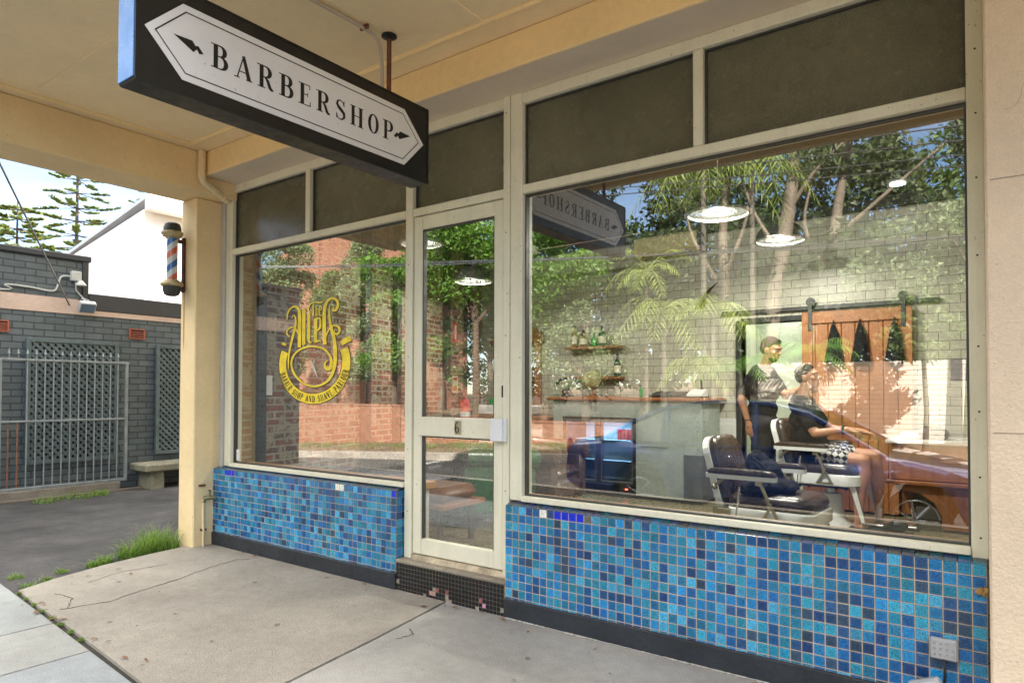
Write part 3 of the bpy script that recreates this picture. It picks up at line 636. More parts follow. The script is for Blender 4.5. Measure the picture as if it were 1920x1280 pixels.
for j in range(m_):
    for k in range(n):
        ph = ((z1-z0)*j/m_/.215 - k/n) % 1
        mb.col = (.70,.13,.05) if ph < .25 else (.62,.64,.66) if ph < .5 else (.02,.12,.42) if ph < .75 else (.62,.64,.66)
        mb.face([ring[j][k], ring[j][(k+1)%n], ring[j+1][(k+1)%n], ring[j+1][k]])
mb.build('striped_core', STR, bp, smooth=True)
part('glass_tube', glassmat('tube_glass', 1.6, (.97,.98,.98)), lambda b: b.lathe([(.053,2.184),(.053,2.534)], (BX,BY,0), 32, caps=False), bp, smooth=True)
part('bracket', mat('rusty_bracket', (.09,.035,.02), .7, var=.5, vs_=18), lambda b: (b.bbox(-5.512,-5.478,2.866,2.888,2.095,2.55,.003), b.bbox(-5.505,-5.485,2.82,2.87,2.115,2.14,.002), b.bbox(-5.505,-5.485,2.82,2.87,2.50,2.53,.002)), bp)
part('rust_stain', mat('rust_stain', (.55,.32,.13), .8, var=.25), lambda b: b.poly([(-5.505,2.8862,1.7),(-5.492,2.8862,1.6),(-5.485,2.8862,1.75),(-5.482,2.8862,2.09),(-5.508,2.8862,2.09)]), shop)
# garden tap between pillar and tiles
tp = thing('garden_tap', 'old brass garden tap on a painted riser pipe between the pillar and the blue tiles', 'tap', (-5.285, 2.96, 0))
part('riser_pipe', PVC, lambda b: b.tube([(-5.292,2.962,.0),(-5.292,2.962,.17),(-5.297,2.962,.175),(-5.297,2.962,.385)], .012, 8), tp, smooth=True)
part('bracket', RUST, lambda b: b.bbox(-5.316,-5.285,2.945,2.99,.13,.145,.002), tp); part('bracket', RUST, lambda b: b.bbox(-5.317,-5.30,2.93,2.985,.492,.508,.002), tp)
BR = mat('old_brass', (.20,.19,.11), .5, metal=.6, var=.4, vs_=25)
part('tap_body', BR, lambda b: b.tube([(-5.297,2.962,.36),(-5.293,2.975,.395),(-5.27,3.01,.40),(-5.25,3.04,.395)], [.013,.017,.018,.014], 10), tp, smooth=True)
part('handle', BR, lambda b: (b.tube([(-5.272,3.005,.40),(-5.272,3.005,.455)], .007, 8), b.bbox(-5.29,-5.255,3.0,3.01,.452,.462,.002)), tp)
# flood lights at the right end of the tiles
ALU = mat('cast_grey', (.42,.43,.45), .45, metal=.2, var=.08, spots=.2)
fl = thing('junction_plate', 'square grey studded plate fixed to the blue tiles near the right wall', 'cover plate', (-.182, 3.05, .25))
part('plate', ALU, lambda b: b.bbox(-.228,-.137,3.030,3.056,.258,.338,.006), fl)
for i in range(4):
    for j in range(3): part('stud', STEEL, lambda b: b.lathe([(.0045,3.031),(.0035,3.0275)], (-.212+i*.020,0,.278+j*.021), 8, 'y'), fl, smooth=True)
part('cable', DARKM, lambda b: b.tube(smooth_pts([(-.182,3.035,.262),(-.178,3.02,.22),(-.182,3.022,.15),(-.19,3.0,.05)], 5), .005, 8), fl, smooth=True)
f2 = thing('flood_light', 'small white flood light tilted up at the foot of the blue tiles', 'flood light', (-.235, 2.98, .1))
mb = MB(); mb.T = Matrix.Translation((-.225, 2.985, .145)) @ Matrix.Rotation(R(-28), 4, 'Y') @ Matrix.Rotation(R(-18), 4, 'Z')
mb.bbox(-.06,.06,-.016,.016,-.05,.05,.008); mb.build('housing', ALU, f2)
mb.v = []; mb.f = []; mb.c = []; mb.bbox(-.052,.052,-.0175,-.0165,-.042,.042,.0005); mb.build('lens', mat('lens_white', (.62,.64,.68), .25, var=.02), f2)
part('bracket', STEEL, lambda b: b.tube([(-.225,3.0,.10),(-.215,3.02,.03),(-.215,3.02,.003)], .006, 8), f2)
wn = MB(); r4 = random.Random(2)  # lump taken for a wasp nest
for k in range(16): wn.sphere((-.062+r4.uniform(-.016,.016), 3.05+r4.uniform(-.006,.006), .535+r4.uniform(-.016,.014)), r4.uniform(.006,.011), 7, 5)
tag(wn.build('wasp_nest', mat('nest_mud', (.42,.26,.09), .8, var=.5, vs_=40)), 'crusty yellow mud wasp nest stuck over the tile edge by the right wall', 'wasp nest')
# number 6 and stickers
part('number_backing', mat('number_back', (.36,.30,.18), .6), lambda b: b.bbox(-2.705,-2.655,3.1085,3.1155,1.013,1.097,.003), door)
part('house_number', mat('number_paint', (.035,.03,.02), .4), lambda b: text(b, '6', lambda u,v,d: (-2.705+u, 3.1080-d, 1.020+v), .070), door)
part('sticker', mat('sticker', (.72,.72,.70), .5, var=.15, vs_=60), lambda b: b.box(-5.15,-5.105,3.164,3.1657,.70,.79), paneL)
# gold window emblem
GOLD = mat('gold_leaf', (.98,.74,.05), .42, metal=.0, var=.25, vs_=14)
GK = mat('emblem_black', (.02,.017,.01), .5, var=.1)
dec = []
def D(u, v, d): return (-4.571+(u-130)/715*.838, 3.1650-d, 1.959-(v-165)/990*.775)
def emb(b):
    k = 0
    for P, w_ in [
        ([(215,330),(215,275),(245,225),(290,205),(330,235),(345,300),(345,610)], [12,16,18,20,26,34,34]),
        ([(262,318),(285,290),(305,330),(302,400),(275,500),(250,600),(232,700),(232,820)], [6,8,14,22,24,20,16,8]),
        ([(240,500),(212,470),(225,425),(275,408),(315,440),(335,480)], [10,14,14,14,14,12]),
        ([(390,245),(390,590)], [34,34]), ([(368,245),(400,240)], [8,8]), ([(385,590),(412,572)], [20,6]),
        ([(442,285),(442,545)], [30,30]), ([(442,545),(458,575),(476,560)], [22,14,6]),
        ([(512,345),(512,575)], [32,32]), ([(512,350),(552,350),(556,430),(530,462),(512,478)], [14,18,20,14,6]), ([(505,572),(548,560),(566,575)], [14,14,8]),
        ([(462,280),(438,250),(452,205),(500,190),(560,200),(598,180)], [8,12,14,12,12,5]), ([(486,205),(486,318)], [15,15]),
        ([(516,225),(516,322)], [9,9]), ([(516,262),(534,262),(534,322)], [6,8,8]), ([(552,272),(568,262),(566,240),(552,240),(552,318),(568,320)], [6,7,7,7,8,6]),
        ([(604,600),(596,420),(598,270),(622,200),(665,172),(712,192),(728,240),(706,285),(680,278),(690,255)], [34,34,32,26,22,22,24,26,16,6]),
        ([(650,235),(645,320),(660,430),(690,540),(706,680),(700,800),(660,910),(590,970),(500,992),(400,965),(310,890),(264,790),(280,700),(340,640),(430,612),(520,615),(600,645),(650,700),(668,760),(660,815),(632,828),(605,800),(612,765),(635,755)], [6,20,26,30,34,32,26,20,17,18,22,20,20,18,16,16,18,20,26,34,36,24,14,6]),
        ([(608,560),(632,480),(680,430),(730,440),(745,480),(722,510),(696,495),(698,470)], [6,12,16,20,20,18,12,6]),
        ([(160,560),(205,580)], [26,22]), ([(760,600),(800,575),(850,560)], [46,52,44])]:
        if len(P) > 2: 
            Q = smooth_pts([(p[0], p[1], a) for p, a in zip(P, w_)], 6); P = [(q[0], q[1]) for q in Q]; w_ = [max(q[2], 2) for q in Q]
        k += 1; dec.append((P, w_))
        ribbon(b, P, w_, D, 0, .0008+.00008*(k % 7))
    # lower banner
    n = 60; prev = None
    for i in range(n+1):
        a = R(158)+R(224)*i/n; o = (488+358*math.cos(a), 775-385*math.sin(a)); q = (488+283*math.cos(a), 772-290*math.sin(a))
        if prev: b.poly([D(*prev[0],.0006), D(*o,.0006), D(*q,.0006), D(*prev[1],.0006)])
        prev = (o, q)
em = part('gold_emblem', GOLD, emb, paneL)
def outl(b):
    for P, w_ in dec[:]: ribbon(b, [(x+5, y+5) for x, y in P], [w+5 for w in w_], D, 0, .0003)
    n = 60
    for rx, ry, wd in ((362,389,7),(280,286,6)): ribbon(b, [(488+rx*math.cos(R(156)+R(228)*i/n), 774-ry*math.sin(R(156)+R(228)*i/n)) for i in range(n+1)], wd, D, 0, .0007)
part('emblem_outline', GK, outl, em)
def bt(b):
    # letters along the banner arc
    rx, ry = 300, 312; s = 'BARBER SHOP AND SHAVE PARLOUR'; a0_, a1_ = R(194), R(349)
    hgt = 58; wx = .62
    tot = sum((.5 if ch == ' ' else GL[ch][0]*wx+.10) for ch in s)
    u = 0; k = 0
    for ch in s:
        if ch == ' ': u += .5; continue
        wd, pr = GL[ch]
        def f(x, y, d, u=u):
            a = a0_+(a1_-a0_)*(u+x/hgt)/tot
            return D(488+(rx+hgt-y)*math.cos(a), 772-(ry+hgt-y)*math.sin(a), d)
        for p in pr:
            k += 1; dd = .0010+.00008*(k % 5)
            if p[0] == 'r':
                _, x0, y0, x1, y1 = p; b.poly([f(x*hgt*wx, y*hgt, dd) for x, y in ((x0,y0-.02),(x1,y0-.02),(x1,y1+.02),(x0,y1+.02))])
            else: ribbon(b, [(x*hgt*wx, y*hgt) for x, y in p[1]], [max(w_*hgt*1.1, 7) for w_ in p[2]], f, .0008, dd)
        u += wd*wx+.10
part('emblem_lettering', GK, bt, em)
part('emblem_scissors', mat('scissor_white', (.7,.66,.58), .4), lambda b: ribbon(b, [(462,745),(500,830),(530,905)], [8,22,3], D, 0, .0007), em)
part('emblem_scissors', mat('scissor_white', (0,0,0)), lambda b: ribbon(b, [(505,740),(450,850),(408,920)], [6,5,3], D, 0, .0005), em)
for x in (410, 530): part('scissor_handle', mat('scissor_white', (0,0,0)), lambda b: ribbon(b, [(x+22*math.cos(a*.5), 680+26*math.sin(a*.5)) for a in range(7, 13)], 5, D, 0, .0006), em)
# ================================================================== DRIVEWAY SIDE
GB = brick('grey_painted_brick', (.095,.118,.128), (.07,.09,.10), (.035,.045,.052), .235, .086, .008, rough=.6, bump=1.0, var=.22)
CH = mat('charcoal_fascia', (.035,.038,.045), .5, var=.15)
nb = thing('grey_brick_building', 'dark grey painted brick building with a pale render band across the driveway', 'building', (-11, 6, 0))
part('wall', GB, lambda b: b.box(-14,-10,-1.0,16,-.2,2.30), nb)
part('render_band', mat('pink_render', (.52,.40,.33), .85, var=.15, vs_=2, spots=.4), lambda b: b.prism([(-1.0,2.301),(16,2.301),(16,2.37),(3.93,2.37),(3.80,2.50),(-1.0,2.53)], 'x', -14, -9.985), nb)
part('wall', GB, lambda b: b.box(-13.9,-10.02,-1.0,3.90,2.502,3.02), nb)
part('coping', CH, lambda b: b.bbox(-13.95,-9.98,-1.02,3.96,3.021,3.10,.01), nb)
part('corner_flashing', CH, lambda b: b.bbox(-10.04,-9.99,3.86,3.93,2.51,3.02,.004), nb)
part('fascia', CH, lambda b: b.bbox(-13.9,-9.975,3.935,16,2.371,2.60,.01), nb)
TERRA = mat('terracotta', (.34,.10,.06), .8, var=.2)
def vent(y, z, w=.21, h=.145):
    v = part('air_vent', TERRA, lambda b: (b.box(-10.01,-9.972,y,y+w,z,z+.014), b.box(-10.01,-9.972,y,y+w,z+h-.014,z+h), b.box(-10.01,-9.972,y,y+.014,z+.014,z+h-.014), b.box(-10.01,-9.972,y+w-.014,y+w,z+.014,z+h-.014), [b.box(-10.01,-9.978,y+.014,y+w-.014,z+.026+k*.024,z+.036+k*.024) for k in range(4)]), nb)
    part('vent_recess', DARKM, lambda b: b.box(-10.008,-9.999,y+.01,y+w-.01,z+.01,z+h-.01), v)
vent(2.82, 2.01); vent(4.46, 2.02); vent(3.14, -.10, .22, .09)
part('plinth', mat('plinth_concrete', (.30,.27,.22), .9, var=.3, vs_=4, bump=.5, bs=40), lambda b: b.bbox(-10,-9.93,-1,4.35,-.2,.02,.01), nb)
LAT = mat('lattice_paint', (.085,.115,.12), .6, var=.3, vs_=8, spots=.3)
def lattice(lbl, y0, y1, z0, z1, x):
    t = thing('lattice_screen', lbl, 'lattice', (x, (y0+y1)/2, z0), 'lattice screens on the grey wall')
    f = .05
    part('frame', LAT, lambda b: (b.bbox(x-.02,x+.03,y0,y0+f,z0,z1,.004), b.bbox(x-.02,x+.03,y1-f,y1,z0,z1,.004), b.bbox(x-.019,x+.029,y0+f,y1-f,z0,z0+f,.004), b.bbox(x-.019,x+.029,y0+f,y1-f,z1-f,z1,.004)), t)
    part('backing', DARKM, lambda b: b.box(x-.06,x-.05,y0+.02,y1-.02,z0+.02,z1-.02), t)
    A0, A1, B0, B1 = y0+f, y1-f, z0+f, z1-f
    def slats(s, dx, nm):
        def fn(b):
            c = A0-(B1-B0) if s > 0 else A0
            k = A0-(B1-B0)
            while k < A1:
                # line y = k + (z-B0) (s>0) or mirrored
                pts = []
                za, zb = B0, B1; ya, yb = k, k+(B1-B0)
                if ya < A0: za += A0-ya; ya = A0
                if yb > A1: zb -= yb-A1; yb = A1
                if yb-ya > .02:
                    if s < 0: ya, yb = A0+A1-ya, A0+A1-yb
                    w_ = .0115; sg_ = 1 if s > 0 else -1
                    q = [(ya-w_*sg_, za+w_), (ya+w_*sg_, za-w_), (yb+w_*sg_, zb-w_), (yb-w_*sg_, zb+w_)]
                    b.prism(q if s > 0 else q[::-1], 'x', x+dx, x+dx+.008)
                k += .088
        part(nm, LAT, fn, t)
    slats(-1, .010, 'front_slats'); slats(1, .0, 'rear_slats')
lattice('larger dark lattice screen behind the spiked gate', 3.20, 4.29, .34, 1.95, -9.93)
lattice('lattice screen half hidden by the cream pillar, above the stone bench', 4.81, 6.0, .36, 1.95, -9.93)
# sliding gate with spear heads
gt = thing('steel_gate', 'grey steel bar gate with spear points standing in front of the lattice', 'gate', (-9.75, 3.4, 0))
GP = mat('gate_paint', (.22,.25,.26), .45, metal=.3, var=.25, vs_=8, spots=.35)
for nm, z0, z1, ya, yb in (('rail', 1.645,1.675,1.6,4.36), ('rail', .885,.910,1.6,4.34), ('rail', .045,.085,1.6,4.33)):
    part(nm, GP, lambda b: b.bbox(-9.765,-9.735,ya,yb,z0,z1,.004), gt)
for y in (1.62, 2.86, 4.31): part('post', GP, lambda b: b.bbox(-9.77,-9.73,y,y+.035,.05,1.66,.004), gt)
RB = mat('rusty_bar', (.22,.085,.04), .7, var=.4, vs_=12)
k = 0; y = 1.72
while y < 4.25:
    if abs(y-2.87) > .04:
        rusty = 2.93 < y < 3.12
        z1 = .89 if rusty else 1.70
        b_ = part('bar', RB if rusty else GP, lambda b: b.tube([(-9.75,y,.07),(-9.75,y,z1)], .008, 7), gt)
        part('spear_head', GP, lambda b: (b.tube([(-9.75,y,1.67),(-9.75,y,1.73)], .006, 6), b.lathe([(.004,1.725),(.018,1.735),(.001,1.80)], (-9.75,y,0), 8)), gt)
    y += .096
part('roller_track', mat('old_track', (.16,.13,.10), .8, var=.3), lambda b: b.bbox(-9.80,-9.70,1.2,4.7,-.11,-.06,.004), gt)
# bench
bn = thing('stone_bench', 'low mossy concrete bench against the grey wall by the second lattice', 'bench', (-9.6, 5.0, -.08))
STN = mat('mossy_stone', (.22,.21,.15), .9, var=.4, vs_=6, bump=.8, bs=30, spots=.5)
part('seat', STN, lambda b: b.bbox(-9.92,-9.42,4.45,5.85,.16,.27,.02), bn)
for y in (4.55, 5.55): part('leg', STN, lambda b: b.prism([(-9.86,-.08),(-9.48,-.08),(-9.50,.16),(-9.84,.16)][::-1], 'y', y, y+.18), bn)
# conduit, floodlight, stay rod
ft = thing('wall_flood_light', 'small square flood light hanging from the dark fascia above the gate', 'flood light', (-9.93, 3.85, 2.4))
mb = MB(); mb.T = Matrix.Translation((-9.86, 3.86, 2.40)) @ Matrix.Rotation(R(35), 4, 'Y')
mb.bbox(-.04,.04,-.10,.10,-.075,.075,.01); mb.build('housing', ALU, ft)
mb.v=[]; mb.f=[]; mb.c=[]; mb.bbox(.0405,.043,-.085,.085,-.06,.06,.001); mb.build('lens', mat('flood_lens', (.12,.18,.25), .1), ft)
part('arm', ALU, lambda b: b.tube([(-9.97,3.84,2.52),(-9.92,3.85,2.50),(-9.88,3.86,2.45)], .010, 7), ft, smooth=True)
ss = thing('movement_sensor', 'grey conduit and movement sensor on the upper grey brickwork', 'sensor', (-9.98, 3.7, 2.8))
CG = mat('conduit_grey', (.42,.44,.42), .5, var=.08)
part('conduit', CG, lambda b: b.tube(smooth_pts([(-9.99,1.0,2.50),(-9.99,2.9,2.53),(-9.99,2.98,2.60),(-9.99,3.25,2.60),(-9.99,3.5,2.58),(-9.99,3.56,2.66),(-9.99,3.60,2.78),(-9.99,3.70,2.80)], 5), .012, 8), ss, smooth=True)
part('junction_box', CG, lambda b: b.bbox(-10.0,-9.92,3.70,3.82,2.74,2.87,.01), ss)
part('sensor_head', CG, lambda b: (b.lathe([(.02,2.75),(.06,2.70),(.065,2.68),(.02,2.67)], (-9.90,3.80,0), 16), b.tube([(-9.97,3.76,2.75),(-9.97,3.77,2.62),(-9.97,3.86,2.52),(-9.97,3.93,2.50)], .010, 7)), ss, smooth=True)
sr = MB(); sr.tube([(-9.99,3.70,2.42),(-8.4,2.55,3.42),(-7.4,1.83,4.05)], .011, 8)
tag(sr.build('stay_rod', mat('stay_rod', (.30,.28,.27), .5, metal=.5, var=.3, vs_=5)), 'thin steel stay rod rising from the render band to the upper left', 'rod')
# white house
WH = mat('white_wall', (.78,.77,.76), .8, var=.03, vs_=1)
wh = thing('white_house', 'tall white rendered house with a sloping roof behind the grey building', 'house', (-25, 14, 0))
X1, YF = -22.8, 10.6
part('wall', WH, lambda b: b.prism([(-29.3,-1.2),(X1,-1.2),(X1,7.30),(-29.3,6.30)], 'y', YF, YF+9), wh)
part('roof', mat('roof_metal', (.45,.48,.52), .5, metal=.2), lambda b: b.prism([(-31.4,5.98),(-22.3,7.66),(-22.3,7.78),(-31.4,6.10)], 'y', YF-.06, YF+9.4), wh)
part('fascia', WHITEP, lambda b: b.bbox(-22.6,-22.25,YF-.08,YF+9.4,7.20,7.72,.02), wh)
part('vent', mat('vent_grey', (.4,.4,.4), .6), lambda b: [b.box(X1,X1+.03,YF+1.02,YF+1.55,5.55+.09*k,5.60+.09*k) for k in range(6)], wh)
part('louvre', mat('louvre_dark', (.12,.12,.13), .6), lambda b: [b.box(-30.9,-29.4,YF+.1,YF+.2,5.0+.17*k,5.1+.17*k) for k in range(6)], wh)
part('corner_post', WHITEP, lambda b: b.bbox(-31.1,-30.9,YF,YF+.2,3,6.0,.01), wh)
part('raised_panel', WH, lambda b: b.prism([(YF+.0,3.3),(YF+5,3.7),(YF+5,6.3),(YF+.0,6.3)], 'x', X1+.001, X1+.05), wh)
part('tap_bracket', DARKM, lambda b: b.tube([(X1,YF+.7,3.6),(X1+.2,YF+.7,3.6),(X1+.2,YF+.7,3.2)], .03, 6), wh)
# Norfolk pines
PINE = leafmat('pine_needles', (.14,.20,.05), (.36,.40,.14), .45); PBARK = mat('pine_bark', (.10,.075,.05), .9, var=.3)
def pine(lbl, x, y, h, zb, seed, dens=1.):
    rn = random.Random(seed); t = thing('norfolk_pine', lbl, 'tree', (x, y, zb), 'pines beyond the white house')
    part('trunk', PBARK, lambda b: b.tube([(x,y,zb),(x,y,zb+h*.6),(x,y,zb+h)], [.17,.11,.03], 8), t, smooth=True)
    lb = MB(); bb = MB(); z = zb+h*.22
    while z < zb+h-.2:
        f = 1-(z-zb)/h; L_ = .6+3.7*f**.7; nb_ = rn.randint(5, 7); a0 = rn.uniform(0, 6)
        for k in range(nb_):
            a = a0+2*math.pi*k/nb_+rn.uniform(-.25,.25); l = L_*rn.uniform(.7,1.1); dx, dy = math.cos(a), math.sin(a); dr = rn.uniform(-.05,.28)
            pts = [(x+dx*l*s, y+dy*l*s, z+l*(-.10*s+dr*s*s)) for s in (0,.33,.66,1)]
            bb.tube(pts, [.035,.028,.02,.008], 5)
            n = int(52*l*dens)
            for i in range(n):
                s = rn.uniform(.30,1)**.7; j = min(int(s*3), 2); p = Vector(pts[j]).lerp(Vector(pts[j+1]), s*3-j)
                side = rn.choice((-1,1)); ln = rn.uniform(.14,.42)*(1.15-s*.5); ax = Vector((-dy*side, dx*side, rn.uniform(-.05,.5))).normalized()
                ax = (ax+Vector((dx,dy,0))*rn.uniform(.2,.9)).normalized(); up = Vector((0,0,1)); wv = ax.cross(up).normalized()*.055; wv2 = up*.055
                q = p+ax*ln
                for ww in (wv, wv2): lb.poly([p-ww*.6, p+ax*ln*.5-ww, q, p+ax*ln*.5+ww])
        z += h*.046*rn.uniform(.85,1.15)
    bb.build('branches', PBARK, t); lb.build('crown', PINE, t)
pine('tall thin pine left of the white house, nearest the middle of the open sky', -45.0, 17.0, 17.5, 0, 1)
pine('second thin pine, rising directly behind the white house roof', -43.0, 21.0, 17.5, 0, 2)
pine('short dense pine low beside the grey coping', -42.5, 13.2, 11.5, 0, 3, 1.8)
pine('pine crown at the far left under the awning edge', -42.0, 9.6, 16.8, 0, 4)
pine('farthest right pine, showing only over the white fascia', -47.0, 27.0, 17.6, 0, 5)
# grass tufts
GR = leafmat('grass_blade', (.07,.19,.015), (.30,.42,.08), .45)
def tuft(lbl, spots, n, seed, hmax, z0=-.035, dry=.0, kind=None):
    rn = random.Random(seed); mb = MB()
    for i in range(n):
        cx, cyy, s = rn.choice(spots); r = s*math.sqrt(rn.random()); a = rn.uniform(0, 6.28); x = cx+r*math.cos(a); y = cyy+r*math.sin(a)
        h = hmax*rn.uniform(.3,1)*(1-.4*r/s)*(min(1, max(.3, (y-2.0)/.7)) if seed == 1 else 1); d = rn.uniform(0, 6.28); le = h*rn.uniform(.2,1.5); w_ = rn.uniform(.002,.0045); px_, py_ = -math.sin(d)*w_, math.cos(d)*w_; dx, dy = math.cos(d)*le, math.sin(d)*le
        P = [(x,y,z0),(x+dx*.25,y+dy*.25,z0+h*.5),(x+dx*.65,y+dy*.65,z0+h*.88),(x+dx,y+dy,z0+h*.9)]
        for k in range(3):
            f0, f1 = 1-k*.28, 1-(k+1)*.3
            mb.poly([(P[k][0]-px_*f0,P[k][1]-py_*f0,P[k][2]),(P[k][0]+px_*f0,P[k][1]+py_*f0,P[k][2]),(P[k+1][0]+px_*f1,P[k+1][1]+py_*f1,P[k+1][2]),(P[k+1][0]-px_*f1,P[k+1][1]-py_*f1,P[k+1][2])])
    o = mb.build('grass', GR); tag(o, lbl, 'grass', kind='stuff'); return o
tuft('long green grass tuft sprouting at the driveway edge beside the pillar', [(-5.56,2.80,.10),(-5.60,2.66,.12),(-5.54,2.5,.08),(-5.48,2.3,.05),(-5.72,2.74,.10),(-5.45,2.2,.04)], 1000, 1, .27)
tuft('scattered weeds along the slab edge', [(-5.30,1.85,.05),(-5.22,1.72,.06),(-5.45,2.0,.05),(-5.55,1.75,.05)], 260, 2, .06)
tuft('weeds under the gate', [(-9.45,3.6,.2),(-9.4,3.25,.15),(-9.5,3.9,.12)], 420, 3, .12, -.08)
tuft('weeds in the footpath joint', [(-5.0+i*.17,1.598-i*.0145,.022) for i in range(8)], 380, 4, .022, -.004)
# ================================================================== SHOP INTERIOR
GALV = mat('galvanised_sheet', (.40,.45,.41), .42, metal=.35, var=.18, vs_=2.5, spots=.15)
ct = thing('bar_counter', 'galvanised metal clad counter with a varnished timber top along the tiled wall', 'counter', (-3.7, 7.6, 0))
part('cladding', GALV, lambda b: (b.bbox(-4.70,-4.56,7.36,7.97,.04,1.168,.004), b.bbox(-3.53,-2.72,7.36,7.97,.04,1.168,.004), b.box(-4.56,-3.53,7.40,7.97,.97,1.165)), ct)
part('front_panel', GALV, lambda b: b.bbox(-4.56,-3.53,7.358,7.40,.965,1.16,.002), ct)
part('plinth', DARKM, lambda b: b.box(-4.68,-2.74,7.38,7.95,0,.039), ct)
part('counter_top', TIMBER, lambda b: b.bbox(-4.78,-2.66,7.31,8.05,1.169,1.212,.012), ct)
part('overlay_panel', GALV, lambda b: (b.bbox(-3.50,-3.12,7.350,7.357,.63,1.10,.002)), ct)
part('corner_plate', mat('dark_zinc', (.15,.155,.14), .5, metal=.4, var=.3, vs_=5), lambda b: (b.bbox(-2.93,-2.715,7.352,7.357,.05,.56,.001), b.bbox(-2.7195,-2.7145,7.36,7.96,.05,.56,.001)), ct)
RV = mat('rivet', (.06,.06,.055), .5, metal=.4, var=0)
def rivets(b):
    for x in (-3.505, -2.76): [b.sphere((x,7.348,.1+.105*k), .006, 6, 4) for k in range(10)]
    for z in (1.135, .985): [b.sphere((-4.6+.15*k,7.350,z), .006, 6, 4) for k in range(13)]
    for k in range(10): b.sphere((-2.712,7.42,.1+.105*k), .006, 6, 4); b.sphere((-2.712,7.90,.1+.105*k), .006, 6, 4)
o = part('rivets', RV, rivets, ct); o['kind'] = 'stuff'
fg = thing('drinks_fridge', 'black two door glass fronted drinks fridge built into the counter', 'fridge', (-4.03, 7.6, 0))
BLK = mat('black_plastic', (.015,.015,.016), .4, var=.05)
part('cabinet', BLK, lambda b: (b.box(-4.55,-3.54,7.93,7.96,.04,.96), b.box(-4.55,-4.53,7.42,7.93,.04,.96), b.box(-3.56,-3.54,7.42,7.93,.04,.96), b.box(-4.53,-3.56,7.42,7.93,.04,.14), b.box(-4.53,-3.56,7.42,7.93,.93,.96)), fg)
part('liner', WHITEP, lambda b: b.box(-4.53,-3.56,7.915,7.928,.141,.929), fg)
for z in (.40, .66): part('shelf', mat('wire_shelf', (.5,.53,.55), .4, metal=.3), lambda b: b.bbox(-4.52,-3.57,7.62,7.9,z,z+.012,.003), fg)
for x0, x1 in ((-4.545,-4.05),(-4.035,-3.545)):
    d = part('door', BLK, lambda b: (b.bbox(x0,x0+.045,7.375,7.415,.15,.955,.004), b.bbox(x1-.045,x1,7.375,7.415,.15,.955,.004), b.bbox(x0+.045,x1-.045,7.376,7.414,.15,.19,.004), b.bbox(x0+.045,x1-.045,7.376,7.414,.91,.955,.004)), fg)
    part('door_trim', STEEL, lambda b: (b.box(x0+.030,x0+.046,7.370,7.3745,.17,.93), b.box(x1-.046,x1-.030,7.370,7.3745,.17,.93), b.box(x0+.046,x1-.046,7.370,7.3745,.914,.93), b.box(x0+.046,x1-.046,7.370,7.3745,.17,.186)), d)
    part('door_glass', glassmat('fridge_glass', 1.5, (.8,.92,1)), lambda b: b.box(x0+.046,x1-.046,7.395,7.399,.191,.909), d)
part('display', mat('red_display', (.9,.05,.03), .5, emit=2.5), lambda b: b.box(-3.70,-3.665,7.4175,7.4195,.085,.10), fg)
lt = bpy.data.lights.new('fridge_lamp', 'AREA'); lt.shape = 'RECTANGLE'; lt.size = .9; lt.size_y = .12; lt.energy = 1.7; lt.color = (.45,.70,1)
lo = bpy.data.objects.new('fridge_lamp', lt); C.objects.link(lo); lo.location = (-4.04,7.53,.92); put(lo, fg)
RED = mat('can_red', (.5,.03,.03), .3, var=.1)
for k in range(6):
    c = MB(); X = -3.90+.055*k; c.lathe([(.02,.6725),(.026,.678),(.026,.80),(.02,.806)], (X,7.66,0), 12)
    tag(c.build('drink_can', RED, smooth=True), 'red drink can lined up on the upper fridge shelf', 'drink can', 'red cans in the fridge')
# things on the counter
OLDBR = mat('aged_brass', (.14,.10,.05), .35, metal=.7, var=.3)
ph = thing('telephone', 'antique black and brass candlestick style telephone at the left end of the counter', 'telephone', (-4.60,7.55,1.212))
part('body', BLK, lambda b: b.lathe([(.085,1.213),(.085,1.225),(.06,1.26),(.035,1.30),(.02,1.33),(.018,1.40)], (-4.60,7.55,0), 18), ph, smooth=True)
part('dial', OLDBR, lambda b: b.lathe([(.035,-.0),(.035,-.012)], (-4.60,7.475,1.275), 16, 'y'), ph, smooth=True)
part('cradle', OLDBR, lambda b: b.tube([(-4.72,7.55,1.40),(-4.65,7.55,1.385),(-4.60,7.55,1.40),(-4.55,7.55,1.385),(-4.48,7.55,1.40)], .008, 8), ph, smooth=True)
part('handset', BLK, lambda b: (b.tube([(-4.74,7.55,1.435),(-4.60,7.55,1.455),(-4.46,7.55,1.435)], [.016,.012,.016], 10), b.sphere((-4.75,7.55,1.40), .035, 10, 7, (.8,.8,1)), b.sphere((-4.45,7.55,1.40), .035, 10, 7, (.8,.8,1))), ph, smooth=True)
gb = thing('desk_globe', 'antique desk globe on a dark turned stand on the counter', 'globe', (-4.25,7.6,1.212))
part('stand', TIMBER, lambda b: b.lathe([(.075,1.213),(.075,1.225),(.03,1.24),(.014,1.27),(.014,1.32)], (-4.25,7.6,0), 18), gb, smooth=True)
part('sphere', mat('globe_map', (.40,.36,.18), .35, var=.55, vs_=9), lambda b: b.sphere((-4.25,7.6,1.44), .115, 28, 18), gb, smooth=True)
part('meridian', OLDBR, lambda b: b.tube([(-4.25+.128*math.cos(R(a)),7.6,1.44+.128*math.sin(R(a))) for a in range(-90, 80, 12)], .006, 6), gb, smooth=True)
BG = glassmat('bottle_glass', 1.5, (.25,.7,.25))
